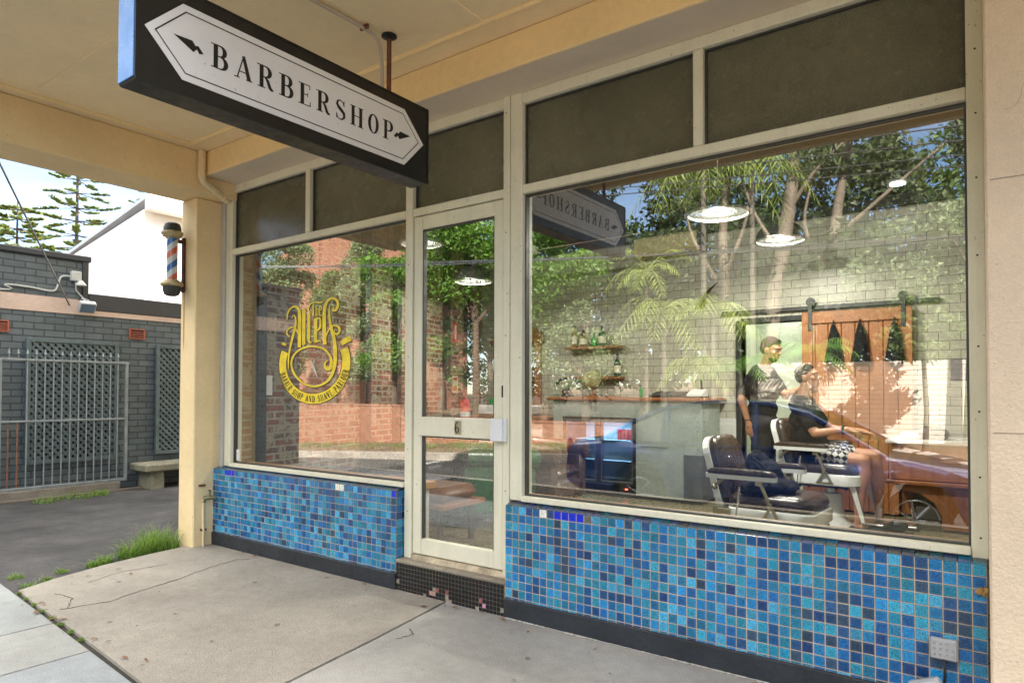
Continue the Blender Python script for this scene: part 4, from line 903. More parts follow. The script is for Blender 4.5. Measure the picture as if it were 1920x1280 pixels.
def bottle(lbl, x, y, z, h, r, m, cap=DARKM, lab=None, group=None):
    t = thing('bottle', lbl, 'bottle', (x,y,z), group)
    part('body', m, lambda b: b.lathe([(r*.9,z+.001),(r,z+.01),(r,z+h*.60),(r*.8,z+h*.68),(r*.35,z+h*.78),(r*.33,z+h*.93)], (x,y,0), 14), t, smooth=True)
    part('cap', cap, lambda b: b.lathe([(r*.38,z+h*.931),(r*.38,z+h)], (x,y,0), 10), t, smooth=True)
    if lab: part('paper_label', lab, lambda b: b.lathe([(r*1.02,z+h*.15),(r*1.02,z+h*.48)], (x,y,0), 14, caps=False), t, smooth=True)
GREEN = mat('green_glass', (.02,.28,.06), .12, var=.1, coat=.5); AMB = mat('amber_glass', (.16,.06,.02), .15, var=.2, coat=.5); DKG = mat('dark_green_glass', (.012,.05,.025), .12, var=.1, coat=.5)
PAP = mat('paper_label', (.65,.60,.48), .7, var=.2, vs_=30)
bottle('slim bright green bottle in the middle of the counter top', -3.55, 7.55, 1.213, .15, .022, GREEN)
kb = MB(); kb.prism([(7.45,1.213),(7.75,1.213),(7.75,1.28),(7.68,1.285),(7.45,1.24)], 'x', -3.40,-3.02); tag(kb.build('cash_register', BLK), 'low black cash register on the counter right of the green bottle', 'cash register')
cr2 = thing('card_reader', 'grey and black card terminal at the right end of the counter', 'card reader', (-2.82,7.55,1.213))
part('case', mat('light_plastic', (.55,.55,.53), .4), lambda b: b.prism([(7.42,1.214),(7.62,1.214),(7.62,1.31),(7.58,1.31),(7.42,1.25)], 'x', -2.92,-2.74), cr2)
part('base', BLK, lambda b: b.bbox(-2.93,-2.73,7.40,7.64,1.213,1.228,.004), cr2)
part('aerial', BLK, lambda b: b.tube([(-2.82,7.63,1.31),(-2.82,7.63,1.42)], .012, 8), cr2)
bx = MB(); bx.bbox(-3.98,-3.84,7.45,7.60,1.2125,1.232,.003); tag(bx.build('small_box', TIMBER), 'small flat brown box on the counter beside the globe', 'box')
# wall shelves
for z, lb in ((1.86,'upper timber wall shelf holding the spirit bottles'),(1.45,'lower timber wall shelf holding glasses and one bottle')):
    s_ = MB(); s_.bbox(-4.86,-4.03,7.90,8.099,z,z+.035,.004); tag(s_.build('wall_shelf', TIMBER), lb, 'shelf', 'timber shelves on the tiled wall')
bottle('tall dark bottle, left end of the upper wall shelf', -4.76, 8.0, 1.896, .30, .038, AMB, lab=PAP)
bottle('amber bottle with a cream paper wrap on the upper wall shelf', -4.62, 8.0, 1.896, .23, .052, AMB, lab=PAP)
bottle('short bright green bottle on the upper wall shelf', -4.45, 8.0, 1.896, .17, .042, GREEN)
bottle('dark green bottle at the right of the upper shelf cluster', -4.33, 8.0, 1.896, .27, .05, DKG, lab=PAP)
bottle('dark bottle at the right end of the lower wall shelf', -4.10, 8.0, 1.486, .30, .045, DKG, lab=PAP)
TG = glassmat('tumbler', 1.45, (.93,.95,.93))
for k in range(9):
    z, x = (1.896, -4.22+.055*k) if k < 3 else (1.486, -4.62+.07*(k-3))
    g_ = MB(); g_.lathe([(.022,z),(.024,z+.005),(.027,z+.09)], (x,7.99,0), 12); tag(g_.build('tumbler', TG, smooth=True), 'clear glass tumbler lined up on a timber wall shelf', 'glass', 'tumblers on the wall shelves')
# mirror and basin unit
mr_ = thing('wall_mirror', 'tall mirror in a carved dark timber frame on the tiled wall above the basin', 'mirror', (-5.8,8.05,1))
part('frame', TIMBER, lambda b: (b.bbox(-6.22,-6.12,8.03,8.09,1.03,2.15,.01), b.bbox(-5.47,-5.36,8.03,8.09,1.03,2.15,.01), b.bbox(-6.12,-5.47,8.035,8.09,1.03,1.12,.01), b.prism([(-6.26,2.0),(-5.32,2.0),(-5.32,2.08),(-5.42,2.14),(-5.45,2.22),(-6.13,2.22),(-6.16,2.14),(-6.26,2.08)], 'y', 8.02, 8.088)), mr_)
part('mirror_glass', mat('mirror_silver', (.85,.86,.85), .02, metal=1, var=0), lambda b: b.box(-6.12,-5.47,8.065,8.07,1.12,2.0), mr_)
bs_ = thing('basin_bench', 'white trough basin on a timber slab bench beneath the mirror', 'basin', (-5.6,7.7,0))
part('bench_top', TIMBER, lambda b: b.bbox(-6.30,-4.83,7.45,8.09,.90,.945,.006), bs_)
part('basin', mat('porcelain', (.74,.75,.74), .12, var=.02, coat=.4), lambda b: b.bbox(-6.10,-5.28,7.52,8.0,.946,1.09,.02), bs_)
part('cupboard', WHITEP, lambda b: b.bbox(-6.1,-5.0,7.55,8.09,0,.86,.006), bs_)
for x, c_, lb in ((-6.02,GREEN,'first soap bottle on the basin rim'),(-5.93,DARKM,'dark pump bottle on the basin rim'),(-5.86,WHITEP,'white lotion bottle on the basin rim')): bottle(lb, x, 7.75, 1.091, .13, .028, c_)
# barn door, rail, capes
bd = thing('barn_door', 'sliding timber barn door hung from a black rail on the tiled wall', 'barn door', (-1.25,8.03,0))
def boards(b):
    n = 8; w_ = (1.79-.72)/n
    for k in range(n): b.bbox(-1.79+k*w_+.002,-1.79+(k+1)*w_-.002,8.00,8.04,.03,2.17,.006)
part('boards', TIMBER2, boards, bd)
part('brace', TIMBER2, lambda b: (b.bbox(-1.79,-.72,7.975,7.998,.03,.18,.004), b.bbox(-1.79,-.72,7.975,7.998,2.04,2.17,.004), b.bbox(-1.79,-1.68,7.975,7.998,.18,2.04,.004), b.bbox(-.83,-.72,7.975,7.998,.18,2.04,.004)), bd)
part('rail', BLK, lambda b: b.bbox(-2.72,-.48,8.05,8.075,2.205,2.25,.003), bd)
for x in (-1.70, -.80):
    hg = part('hanger', BLK, lambda b: b.bbox(x-.022,x+.022,7.965,7.974,1.96,2.26,.003), bd)
    part('wheel', BLK, lambda b: b.lathe([(.05,-.01),(.05,.01)], (x,8.0,2.285), 18, 'y'), hg)
CLOTH = mat('black_cloth', (.011,.011,.013), .9, spec=.15, var=.3, vs_=9, bump=.5, bs=25)
for x, lb in ((-1.46,'black cape hanging left on the barn door'),(-1.20,'black cape hanging in the middle of the barn door'),(-.88,'black cape hanging nearest the right edge of the barn door')):
    t = thing('barber_cape', lb, 'cape', (x,7.95,1.55), 'black capes hanging on the barn door')
    def cape(b):
        rn = random.Random(int(abs(x)*100)); n = 16; rings = []
        for z, r in ((2.02,.012),(1.97,.03),(1.88,.052),(1.76,.068),(1.64,.085),(1.60,.09)):
            rings.append([b.vert((x+r*(1+.16*math.sin(3*a+z*4))*math.cos(a), 7.935+r*.45*(1+.2*math.sin(5*a))*math.sin(a), z)) for a in [2*math.pi*k/n for k in range(n)]])
        for q in range(5):
            for k in range(n): b.face([rings[q][k],rings[q][(k+1)%n],rings[q+1][(k+1)%n],rings[q+1][k]])
        b.face(rings[-1]); b.face(rings[0][::-1])
    part('cloth', CLOTH, cape, t, smooth=True)
    part('hook', BLK, lambda b: b.tube([(x,7.973,2.06),(x,7.94,2.05),(x,7.935,2.0)], .007, 6), t)
# work station on the right
ws = thing('work_station', 'timber panelled barber work bench with a white top at the right of the shop', 'work bench', (-.5,7.4,0))
part('top', mat('bench_top', (.62,.60,.56), .25, var=.05), lambda b: b.bbox(-.88,-.07,7.20,7.95,.80,.835,.006), ws)
part('drawer_front', TIMBER2, lambda b: b.bbox(-.84,-.07,7.25,7.29,.46,.79,.006), ws)
part('shelf', TIMBER, lambda b: b.bbox(-.88,-.07,7.20,7.9,.42,.455,.006), ws)
part('side_panel', TIMBER2, lambda b: b.prism([(-.84+.0,.10),(-.62,.10),(-.58,.22),(-.50,.32),(-.36,.40),(-.07,.41),(-.07,.10+.0)][0:0] or [(-.80,.415),(-.80,.36),(-.62,.34),(-.50,.26),(-.44,.14),(-.44,.02),(-.07,.02),(-.07,.415)], 'y', 7.30, 7.36), ws)
part('side_return', TIMBER2, lambda b: b.box(-.835,-.80,7.29,7.9,.46,.79), ws)
part('kick_board', WHITEP, lambda b: b.box(-.7,-.06,7.95,7.98,.0,.12), ws)
pnl = MB(); 
for k in range(9): pnl.bbox(-1.68+k*.093+.002,-1.68+(k+1)*.093-.002,7.905,7.94,.02,.78,.004)
tag(pnl.build('timber_panelling', TIMBER2), 'low vertical timber boarding standing behind the customer chair', 'panelling')
kt = MB(); kt.T = Matrix.Translation((-.55,7.5,.87)); kt.bbox(-.14,.16,-.12,.14,-.034,.05,.02); kt.sphere((.0,0,.05), .12, 14, 8, (1.2,.9,.35)); tag(kt.build('steriliser_case', BLK, smooth=True), 'black moulded case sitting on the white bench top', 'case')
tw = MB(); tw.bbox(-.78,-.62,7.35,7.6,.836,.90,.02); tag(tw.build('folded_towel', WHITEP), 'folded white towel on the bench top beside the black case', 'towel')
wp = MB(); wp.bbox(-.40,-.20,8.085,8.099,1.40,1.62,.003); tag(wp.build('framed_print', mat('print', (.10,.10,.10), .5, var=.6, vs_=22)), 'small dark framed print on the tiles at the far right', 'picture')
sc_ = thing('foot_scale', 'round edged chrome foot plate lying on the floor past the customer shoes', 'foot plate', (-.80,7.25,0))
part('plate', STEEL, lambda b: b.bbox(-.93,-.62,7.15,7.38,.02,.045,.01), sc_); part('pad', RUST, lambda b: b.bbox(-.91,-.65,7.17,7.36,.046,.052,.002), sc_)
# aircon, horn, signs
ac = thing('air_conditioner', 'long beige split air conditioner high on the tiled wall', 'air conditioner', (-3.35,8.0,3.02))
part('body', mat('ac_beige', (.50,.43,.25), .5, var=.04), lambda b: b.prism([(8.095,3.01),(7.93,3.01),(7.89,3.06),(7.89,3.235),(7.92,3.262),(8.095,3.262)], 'x', -3.80,-2.97), ac)
part('vent_flap', mat('ac_dark', (.08,.07,.05), .5), lambda b: b.box(-3.75,-3.02,7.905,7.925,3.002,3.009), ac)
part('end_cap', DARKM, lambda b: b.bbox(-2.968,-2.90,7.90,8.09,3.02,3.25,.01), ac)
hn = MB(); hn.tube(smooth_pts([(-2.98,8.08,2.34),(-2.93,8.02,2.42),(-2.86,7.98,2.50),(-2.78,7.95,2.56),(-2.72,7.93,2.60)], 4), [.038,.037,.035,.033,.031,.029,.027,.024,.021,.018,.015,.013,.010,.008,.006,.004,.002], 10)
tag(hn.build('cattle_horn', mat('horn', (.06,.04,.02), .3, var=.3), smooth=True), 'curved dark cattle horn mounted on the white tiles', 'horn')
def onwall(t, off=.03): p = a0.lerp(a1, t)+nn*off; return p
def wallbox(name, m, t, wd, z0, z1, th, parent=None, off=.0):
    p = onwall(t, .012+off); e = dn*wd/2; q = nn*th; b = MB()
    b.prism([tuple((p-e)[:2]), tuple((p+e)[:2]), tuple((p+e+q)[:2]), tuple((p-e+q)[:2])], 'z', z0, z1); return b.build(name, m, parent)
tag(wallbox('light_switch', WHITEP, .072, .10, 1.24, 1.42, .015), 'white wall switch plate on the brick beside the window emblem', 'switch')
sg2 = thing('extinguisher_sign', 'red fire extinguisher pictogram sign on the brick wall', 'sign', tuple(onwall(.82))); REDS = mat('sign_red', (.55,.03,.03), .4)
wallbox('plate', REDS, .82, .16, 1.98, 2.26, .006, sg2); wallbox('pictogram', WHITEP, .82, .05, 2.02, 2.22, .002, sg2, .0065)
nt2 = thing('wall_notice', 'cream paper notice with a red heading on the brick wall', 'notice', tuple(onwall(.82)))
wallbox('paper', PAP, .82, .17, 1.26, 1.50, .004, nt2); wallbox('heading', REDS, .82, .13, 1.44, 1.48, .001, nt2, .0045); wallbox('text_block', mat('orange_ink', (.6,.25,.06), .6), .82, .13, 1.29, 1.36, .001, nt2, .0045)
fe = thing('fire_extinguisher', 'red fire extinguisher with a white band hung low on the brick wall', 'fire extinguisher', tuple(onwall(.85))); pe = onwall(.85, .10)
part('cylinder', REDS, lambda b: b.lathe([(.02,.72),(.075,.74),(.078,.80),(.078,1.10),(.06,1.16),(.025,1.18)], (pe.x,pe.y,0), 18), fe, smooth=True)
part('band', WHITEP, lambda b: b.lathe([(.0795,.92),(.0795,.99)], (pe.x,pe.y,0), 18, caps=False), fe, smooth=True)
part('valve', DARKM, lambda b: (b.lathe([(.02,1.18),(.02,1.23)], (pe.x,pe.y,0), 10), b.bbox(pe.x-.01,pe.x+.10,pe.y-.01,pe.y+.01,1.22,1.24,.002)), fe)
# lamps
LAMPIN = mat('lamp_inside', (.30,.30,.28), .25, metal=.3, var=.03); BULB = mat('bulb', (1,.96,.88), .5, emit=3)
SHD = mat('lamp_shade', (.13,.13,.12), .25, metal=.4, var=.1)
def pendant(lbl, x, y, z, r, power, ceil=3.36):
    t = thing('pendant_lamp', lbl, 'lamp', (x,y,z), 'dome pendant lamps in the shop')
    prof = [(r*math.cos(R(a)), z+r*.86*math.sin(R(a))) for a in range(0, 86, 8)]
    part('lamp_shade', SHD, lambda b: b.lathe([(r+.01,z-.004),(r+.01,z+.004)]+prof[1:], (x,y,0), 36, caps=False), t, smooth=True)
    part('shade_lining', LAMPIN, lambda b: b.lathe([(q[0]*.97, q[1]-.008) for q in prof], (x,y,0), 36, caps=False), t, smooth=True)
    part('rim', STEEL, lambda b: b.lathe([(r+.004,z-.008),(r+.018,z-.004),(r+.018,z+.004),(r+.006,z+.006)], (x,y,0), 36, caps=False), t, smooth=True)
    part('bulb', BULB, lambda b: b.sphere((x,y,z+r*.38), .06, 14, 10), t, smooth=True)
    part('neck', SHD, lambda b: b.lathe([(.05,z+r*.84),(.045,z+r*1.05),(.02,z+r*1.15)], (x,y,0), 14), t, smooth=True)
    part('cord', DARKM, lambda b: b.tube([(x,y,z+r*1.1),(x,y,ceil)], .006, 6), t)
    l = bpy.data.lights.new('lamp_glow', 'AREA'); l.shape = 'DISK'; l.size = .27; l.energy = power; l.color = (1,.95,.85)
    lo = bpy.data.objects.new('lamp_glow', l); C.objects.link(lo); lo.location = (x,y,z+.012); put(lo, t)
PW = 12
pendant('large black dome pendant lamp nearest the window glass', -1.68, 4.9, 2.60, .225, PW)
pendant('smaller looking dome pendant lamp above the seated customer', -1.72, 6.8, 2.76, .225, PW)
pendant('dome pendant lamp seen through the door glass over the lounge', -5.1, 6.2, 2.60, .225, PW*.5)
pendant('dome pendant lamp high at the left edge of the door glass', -5.0, 5.2, 2.86, .225, PW*.12)
dl = MB(); dl.lathe([(.07,3.352),(.07,3.345)], (-.80,7.6,0), 20); tag(dl.build('down_light', mat('downlight', (1,1,.95), .5, emit=3)), 'small round bright ceiling light at the far right', 'ceiling light')
pl_ = bpy.data.lights.new('passage_fill', 'AREA'); pl_.shape = 'DISK'; pl_.size = .15; pl_.energy = .5; pl_.color = (1,.97,.88)  # fill light added to brighten the passage, its lamp is unseen
cl_ = thing('added_passage_light', 'added round ceiling light, out of sight, brightening the passage behind the barber', 'ceiling light', (-2.15,8.6,2.3)); part('diffuser', mat('downlight', (1,1,.95), .5, emit=3), lambda b: b.lathe([(.09,2.36),(.09,2.33),(.05,2.31)], (-2.15,8.6,0), 20), cl_, smooth=True)
lo = bpy.data.objects.new('passage_fill', pl_); C.objects.link(lo); lo.location = (-2.15,8.6,2.3); put(lo, cl_)
ts = thing('added_spot_track', 'added ceiling track of spot lamps, hidden inside the shopfront, brightening the tiled wall', 'added track light', (-2.6,4.2,3.3))  # invented lamps behind the olive panes, added to light the back wall
part('rail', DARKM, lambda b: b.bbox(-4.6,-.6,4.18,4.22,3.33,3.358,.003), ts)
for x in (-4.3,-3.2,-2.1,-1.0):
    hd = part('added_spot_head', DARKM, lambda b: b.tube([(x,4.2,3.30),(x,4.31,3.265)], [.035,.045], 14), ts, smooth=True)
    part('stem', DARKM, lambda b: b.tube([(x,4.2,3.33),(x,4.2,3.29)], .008, 6), ts)
    sl = bpy.data.lights.new('fill_beam', 'SPOT'); sl.energy = 4 if x < -4 else 12; sl.color = (1,.95,.84); sl.spot_size = R(95); sl.spot_blend = .7; sl.shadow_soft_size = .03
    lo = bpy.data.objects.new('fill_beam', sl); C.objects.link(lo); lo.location = (x,4.33,3.26); lo.rotation_euler = Vector((0,-1,.14)).to_track_quat('Z','Y').to_euler(); put(lo, ts)
tr = thing('light_track', 'pale metal conduit and junction box crossing the dark ceiling near the door', 'track', (-4.4,6.6,3.1))
part('rail', CHROME, lambda b: b.tube([(-5.4,6.8,3.02),(-3.2,6.8,3.04)], .012, 8), tr); part('box', WHITEP, lambda b: b.bbox(-4.72,-4.60,6.76,6.84,2.98,3.07,.005), tr)
# seating
def armchair(name, lbl, m, x, y, rz, sc=1.):
    t = thing(name, lbl, 'armchair', (0,0,0))
    part('seat', m, lambda b: (b.bbox(-.36,.36,-.30,.34,.14,.36,.05), b.bbox(-.32,.32,-.30,.30,.361,.47,.06)), t, smooth=True)
    def back(b):
        n, k = 24, 16
        g_ = [[None]*(n+1) for _ in range(k+1)]; h_ = [[None]*(n+1) for _ in range(k+1)]
        for j in range(k+1):
            for i in range(n+1):
                u = i/n; v = j/k; xx = -.34+.68*u; zz = .30+.52*v; tuft = .022*abs(math.sin(u*math.pi*4+ (v*3//1)*math.pi/2))*abs(math.sin(v*math.pi*3))
                edge = min(u,1-u,.12)/.12
                g_[j][i] = b.vert((xx, .26+.05*v-tuft-.05*edge**.5+.10*max(0,v-.8)*1.2, zz+ (0)))
                h_[j][i] = b.vert((xx, .36+.09*v, zz))
        for j in range(k):
            for i in range(n):
                b.face([g_[j][i],g_[j][i+1],g_[j+1][i+1],g_[j+1][i]]); b.face([h_[j][i+1],h_[j][i],h_[j+1][i],h_[j+1][i+1]])
        b.tube([(-.36,.40,.80),(.36,.40,.80)], .085, 14)
    part('backrest', m, back, t, smooth=True)
    for s in (-1, 1):
        part('armrest', m, lambda b: (b.bbox(s*.40-.07,s*.40+.07,-.32,.42,.12,.60,.03), b.tube([(s*.42,-.34,.62),(s*.42,.40,.66)], .095, 16), b.lathe([(.092,-.345),(.07,-.36),(.02,-.365)], (s*.42,0,.62), 16, 'y')), t, smooth=True)
    for sx in (-1, 1):
        for sy in (-1, 1): part('leg', TIMBER, lambda b: b.lathe([(.018,0),(.03,.06),(.025,.13)], (sx*.34,sy*.27+.03,0), 10), t, smooth=True)
    t.location = (x,y,0); t.rotation_euler = (0,0,rz); t.scale = (sc,)*3
    return t
LBR = mat('brown_leather', (.075,.04,.022), .28, var=.3, vs_=6, bump=.25, bs=35); LGR = mat('green_leather', (.012,.10,.035), .25, var=.3, vs_=6, bump=.25, bs=30); LBK = mat('black_leather', (.018,.02,.024), .28, var=.3, vs_=6, bump=.2, bs=35)
armchair('leather_armchair', 'green leather chesterfield armchair seen through the door', LGR, -4.20, 5.35, R(150), 1.0)
armchair('leather_armchair', 'dark brown leather armchair just inside the large window', LBR, -4.0, 6.05, R(100), 1.02)
sf = thing('tufted_sofa', 'long black tufted leather sofa by the brick wall behind the ottoman', 'sofa', (-4.9,5.4,0))
def sofaback(b):
    n, k = 60, 14; g_ = []
    for j in range(k+1):
        row = []
        for i in range(n+1):
            u = i/n; v = j/k; X = -5.72+1.45*u; cu = (u*10+(0.5 if int(v*3) % 2 else 0)) % 1-.5; cv = (v*3) % 1-.5; dd = math.hypot(cu, cv)
            row.append(b.vert((X, 4.98+.06*v+.035*max(0,1-dd*2.2)-.04*math.sin(v*math.pi)**.5, .30+.36*v)))
        g_.append(row)
    for j in range(k):
        for i in range(n): b.face([g_[j][i],g_[j][i+1],g_[j+1][i+1],g_[j+1][i]])
    b.tube([(-5.74,5.10,.655),(-4.25,5.10,.655)], .075, 14); b.box(-5.73,-4.26,5.06,5.16,.1,.66)
part('backrest', LBK, sofaback, sf, smooth=True); part('seat', LBK, lambda b: b.bbox(-5.70,-4.28,4.50,5.0,.12,.40,.06), sf, smooth=True)
part('armrest', LBK, lambda b: (b.bbox(-4.32,-4.20,4.48,5.1,.1,.52,.03), b.tube([(-4.25,4.46,.55),(-4.25,5.1,.57)], .08, 14)), sf, smooth=True)
ot = thing('ottoman_bench', 'tan leather ottoman on a timber frame with dark legs behind the door glass', 'ottoman', (-3.9,4.25,0))
part('cushion', mat('tan_leather', (.19,.075,.042), .4, var=.25, vs_=7, bump=.2, bs=60), lambda b: b.bbox(-4.75,-3.66,4.05,4.55,.36,.485,.055), ot, smooth=True)
part('frame', TIMBER, lambda b: b.bbox(-4.78,-3.62,4.02,4.58,.315,.358,.006), ot)
for x in (-4.7,-3.72):
    for y in (4.1,4.5): part('leg', DARKM, lambda b: b.bbox(x-.02,x+.02,y-.02,y+.02,0,.314,.003), ot)
tg2 = MB(); tg2.box(-3.20,-3.165,3.245,3.25,.675,.83); 
gc = thing('green_card', 'small green and white card standing on the timber window sill', 'card', (-3.18,3.3,.673)); part('card', WHITEP, lambda b: b.box(-3.215,-3.160,3.262,3.267,.674,.75), gc); part('green_top', GREEN, lambda b: b.box(-3.215,-3.160,3.261,3.268,.751,.80), gc)
# barber chairs
ENA = mat('white_enamel', (.82,.84,.84), .18, var=.05, coat=.5, spots=.15); LCH = mat('chair_leather', (.040,.026,.018), .3, var=.2, vs_=8, bump=.06, bs=60); BRS = mat('dull_brass', (.42,.38,.25), .28, metal=.8, var=.2)
def rrect(x0, x1, y0, y1, r, n=5):
    out = []
    for cx, cy_, a in ((x1-r,y1-r,0),(x0+r,y1-r,90),(x0+r,y0+r,180),(x1-r,y0+r,270)):
        for k in range(n+1): out.append((cx+r*math.cos(R(a+90*k/n)), cy_+r*math.sin(R(a+90*k/n))))
    return out
def cushion(b, P, z0, z1, c):    # domed pad from an outline
    rings = []
    for s, z in ((1,z0),(1.03,z0+(z1-z0)*.35),(.99,z0+(z1-z0)*.7),(.88,z0+(z1-z0)*.93),(.6,z1),(.2,z1+.004)):
        rings.append([b.vert((c[0]+(x-c[0])*s, c[1]+(y-c[1])*s, z)) for x, y in P])
    for a, q in zip(rings, rings[1:]):
        for k in range(len(P)): b.face([a[k],a[(k+1)%len(P)],q[(k+1)%len(P)],q[k]])
    b.face(rings[-1]); b.face(rings[0][::-1])
def barber_chair(lbl, up=0.):
    t = thing('barber_chair', lbl, 'barber chair', (0,0,0), 'enamel barber chairs'); U = up
    part('pedestal', ENA, lambda b: b.lathe([(.245,.0),(.25,.02),(.235,.04),(.17,.065),(.125,.12),(.105,.22),(.098,.31+U*.3),(.085,.315+U*.3)], (0,0,0), 32), t, smooth=True)
    part('column', STEEL, lambda b: b.lathe([(.05,.30),(.05,.35+U)], (0,0,0), 16), t, smooth=True)
    part('pump_lever', CHROME, lambda b: b.tube([(-.10,-.09,.24),(-.16,-.16,.25),(-.20,-.20,.23)], .006, 6), t)
    part('under_frame', DARKM, lambda b: (b.bbox(-.20,.20,-.20,.20,.335+U,.362+U,.005), b.tube([(-.22,-.21,.335+U),(.22,-.21,.335+U)], .010, 6), [b.sphere((sx,-.215,.33+U), .016, 8, 6) for sx in (-.2,-.12,.12,.2)]), t)
    P = rrect(-.30,.32,-.29,.29,.13)
    def skirt(b):
        rings = [[b.vert((x*s, y*s, z)) for x, y in P] for s, z in ((.96,.355+U),(1.0,.365+U),(1.0,.445+U),(.97,.458+U),(.9,.458+U))]
        for a, q in zip(rings, rings[1:]):
            for k in range(len(P)): b.face([a[k],a[(k+1)%len(P)],q[(k+1)%len(P)],q[k]])
        b.face(rings[0][::-1]); b.face(rings[-1])
    part('seat_frame', ENA, skirt, t, smooth=True)
    part('seat_cushion', LCH, lambda b: cushion(b, rrect(-.28,.29,-.265,.265,.10), .459+U, .56+U, (0,0)), t, smooth=True)
    # backrest: curved enamel shell + padded leather
    A = Vector((-.30,0,.40+U)); B_ = Vector((-.455,0,.945+U)); ax = (B_-A).normalized(); nr = Vector((ax.z,0,-ax.x)); Lb = (B_-A).length
    M_ = Matrix(((0,ax.x,nr.x,A.x),(1,ax.y,nr.y,A.y),(0,ax.z,nr.z,A.z),(0,0,0,1)))
    O = [(x*1., y) for x, y in rrect(-.235,.235,.0,Lb,.12)]; O = [(x*(1-.10*(y/Lb-.5)), y) for x, y in O]
    def shell(b): b.T = M_; b.prism(O, 'z', -.045, .0)
    part('back_shell', ENA, shell, t)
    def pad(b): b.T = M_; cushion(b, [(x*.93, .03+y*.93) for x, y in O], .001, .085, (0, Lb*.5))
    part('back_cushion', LCH, pad, t, smooth=True)
    for s in (-1, 1):
        Y = s*.325
        a = part('armrest', ENA, lambda b: b.prism(rrect(-.40,.10,Y-.038,Y+.038,.03), 'z', .665+U, .695+U), t)
        part('arm_pad', LCH, lambda b: cushion(b, rrect(-.385,.09,Y-.036,Y+.036,.03), .696+U, .735+U, (-.15,Y)), a, smooth=True)
        part('arm_post', BRS, lambda b: (b.tube([(-.02,Y,.66+U),(.03,Y,.55+U),(.05,Y,.47+U)], [.014,.012,.012], 8), b.bbox(-.045,.0,Y-.016,Y+.016,.63+U,.665+U,.004), b.sphere((.045,Y-.014*s,.50+U), .018, 8, 6)), t)
        Y2 = s*.302
        def br(b):
            for q in ([(.035,.48+U),(.055,.48+U),(.0,.375+U),(-.025,.375+U)],[(.05,.48+U),(.07,.48+U),(.125,.375+U),(.10,.375+U)],[(-.025,.372+U),(.125,.372+U),(.125,.388+U),(-.025,.388+U)]):
                b.prism(q, 'y', min(Y2,Y2+s*.012), max(Y2,Y2+s*.012))
        part('arm_bracket', BRS, br, t)
        part('back_hinge', BRS, lambda b: (b.tube([(-.28,s*.30,.66+U),(-.36,s*.27,.60+U)], .012, 8), b.sphere((-.365,s*.265,.59+U), .022, 8, 6), b.bbox(-.38,-.25,s*.26-.008,s*.26+.008,.30+U,.44+U,.004)), t)
        part('footrest_leg', ENA, lambda b: b.prism([(.235,.355+U),(.28,.355+U),(.36,.12),(.33,.12)], 'y', min(s*.20,s*.215), max(s*.20,s*.215)), t)
    part('footrest', STEEL, lambda b: b.bbox(.32,.50,-.19,.19,.10,.12,.006), t)
    part('tilt_lever', CHROME, lambda b: (b.tube([(-.15,-.345,.615+U),(-.165,-.345,.50+U)], .011, 8), b.tube([(-.165,-.345,.50+U),(-.19,-.345,.30+U)], .006, 8)), t, smooth=True)
    return t
c1 = barber_chair('front enamel and brown leather barber chair with a black bag on its seat'); c1.location = (-1.30,5.05,0); c1.rotation_euler = (0,0,R(-4))
c2 = barber_chair('rear enamel and brown leather barber chair with the customer seated on it', .075); c2.location = (-1.30,6.9,0); c2.rotation_euler = (0,0,R(-8))
# ================================================================== PEOPLE (one continuous remeshed body each)
def capsule(b, p, q, r0, r1, n=12):
    p, q = Vector(p), Vector(q); d = (q-p); l = d.length; d.normalize() if l > 1e-6 else None
    if l < 1e-6: b.sphere(p, r0, n, 8); return
    pts, rs = [], []
    for k in range(4): a = math.pi/2*(k+.25)/4; pts.append(p-d*r0*math.cos(a)); rs.append(r0*math.sin(a))
    pts.append(p); rs.append(r0); pts.append(q); rs.append(r1)
    for k in range(3, -1, -1): a = math.pi/2*(k+.25)/4; pts.append(q+d*r1*math.cos(a)); rs.append(r1*math.sin(a))
    b.tube(pts, rs, n)
def fuse(name, m, prims, parent, voxel=.008, sm=4, disp=0.):
    b = MB()
    for p in prims:
        if p[0] == 'c': capsule(b, *p[1:])
        elif p[0] == 'e': b.sphere(p[1], 1, 18, 12, p[2], p[3] if len(p) > 3 else None)
    o = b.build(name, m, None)
    md = o.modifiers.new('r', 'REMESH'); md.mode = 'VOXEL'; md.voxel_size = voxel
    ms = o.modifiers.new('s', 'SMOOTH'); ms.iterations = sm; ms.factor = .5
    if disp:
        tx = bpy.data.textures.new('fold', 'CLOUDS'); tx.noise_scale = .09; dm = o.modifiers.new('d', 'DISPLACE'); dm.texture = tx; dm.strength = disp; dm.mid_level = .5; dm.texture_coords = 'GLOBAL'
    bpy.context.view_layer.update(); me = bpy.data.meshes.new_from_object(o.evaluated_get(bpy.context.evaluated_depsgraph_get()))
    me.polygons.foreach_set('use_smooth', [True]*len(me.polygons)); me.name = name
    bpy.data.objects.remove(o); o = bpy.data.objects.new(name, me); C.objects.link(o); put(o, parent)
    if not me.materials: me.materials.append(m)
    return o
HAIR = mat('dark_hair', (.010,.008,.006), .8, var=.4, vs_=30, bump=.8, bs=200, spec=.08)
SKIN = mat('skin', (.42,.20,.115), .5, var=.10, vs_=10); SKIN2 = mat('skin_arm', (.45,.22,.13), .5, var=.10, vs_=10); HAIR = mat('dark_hair', (.012,.009,.007), .6, var=.4, vs_=30, bump=.8, bs=200)
def V(*a): return Vector(a)
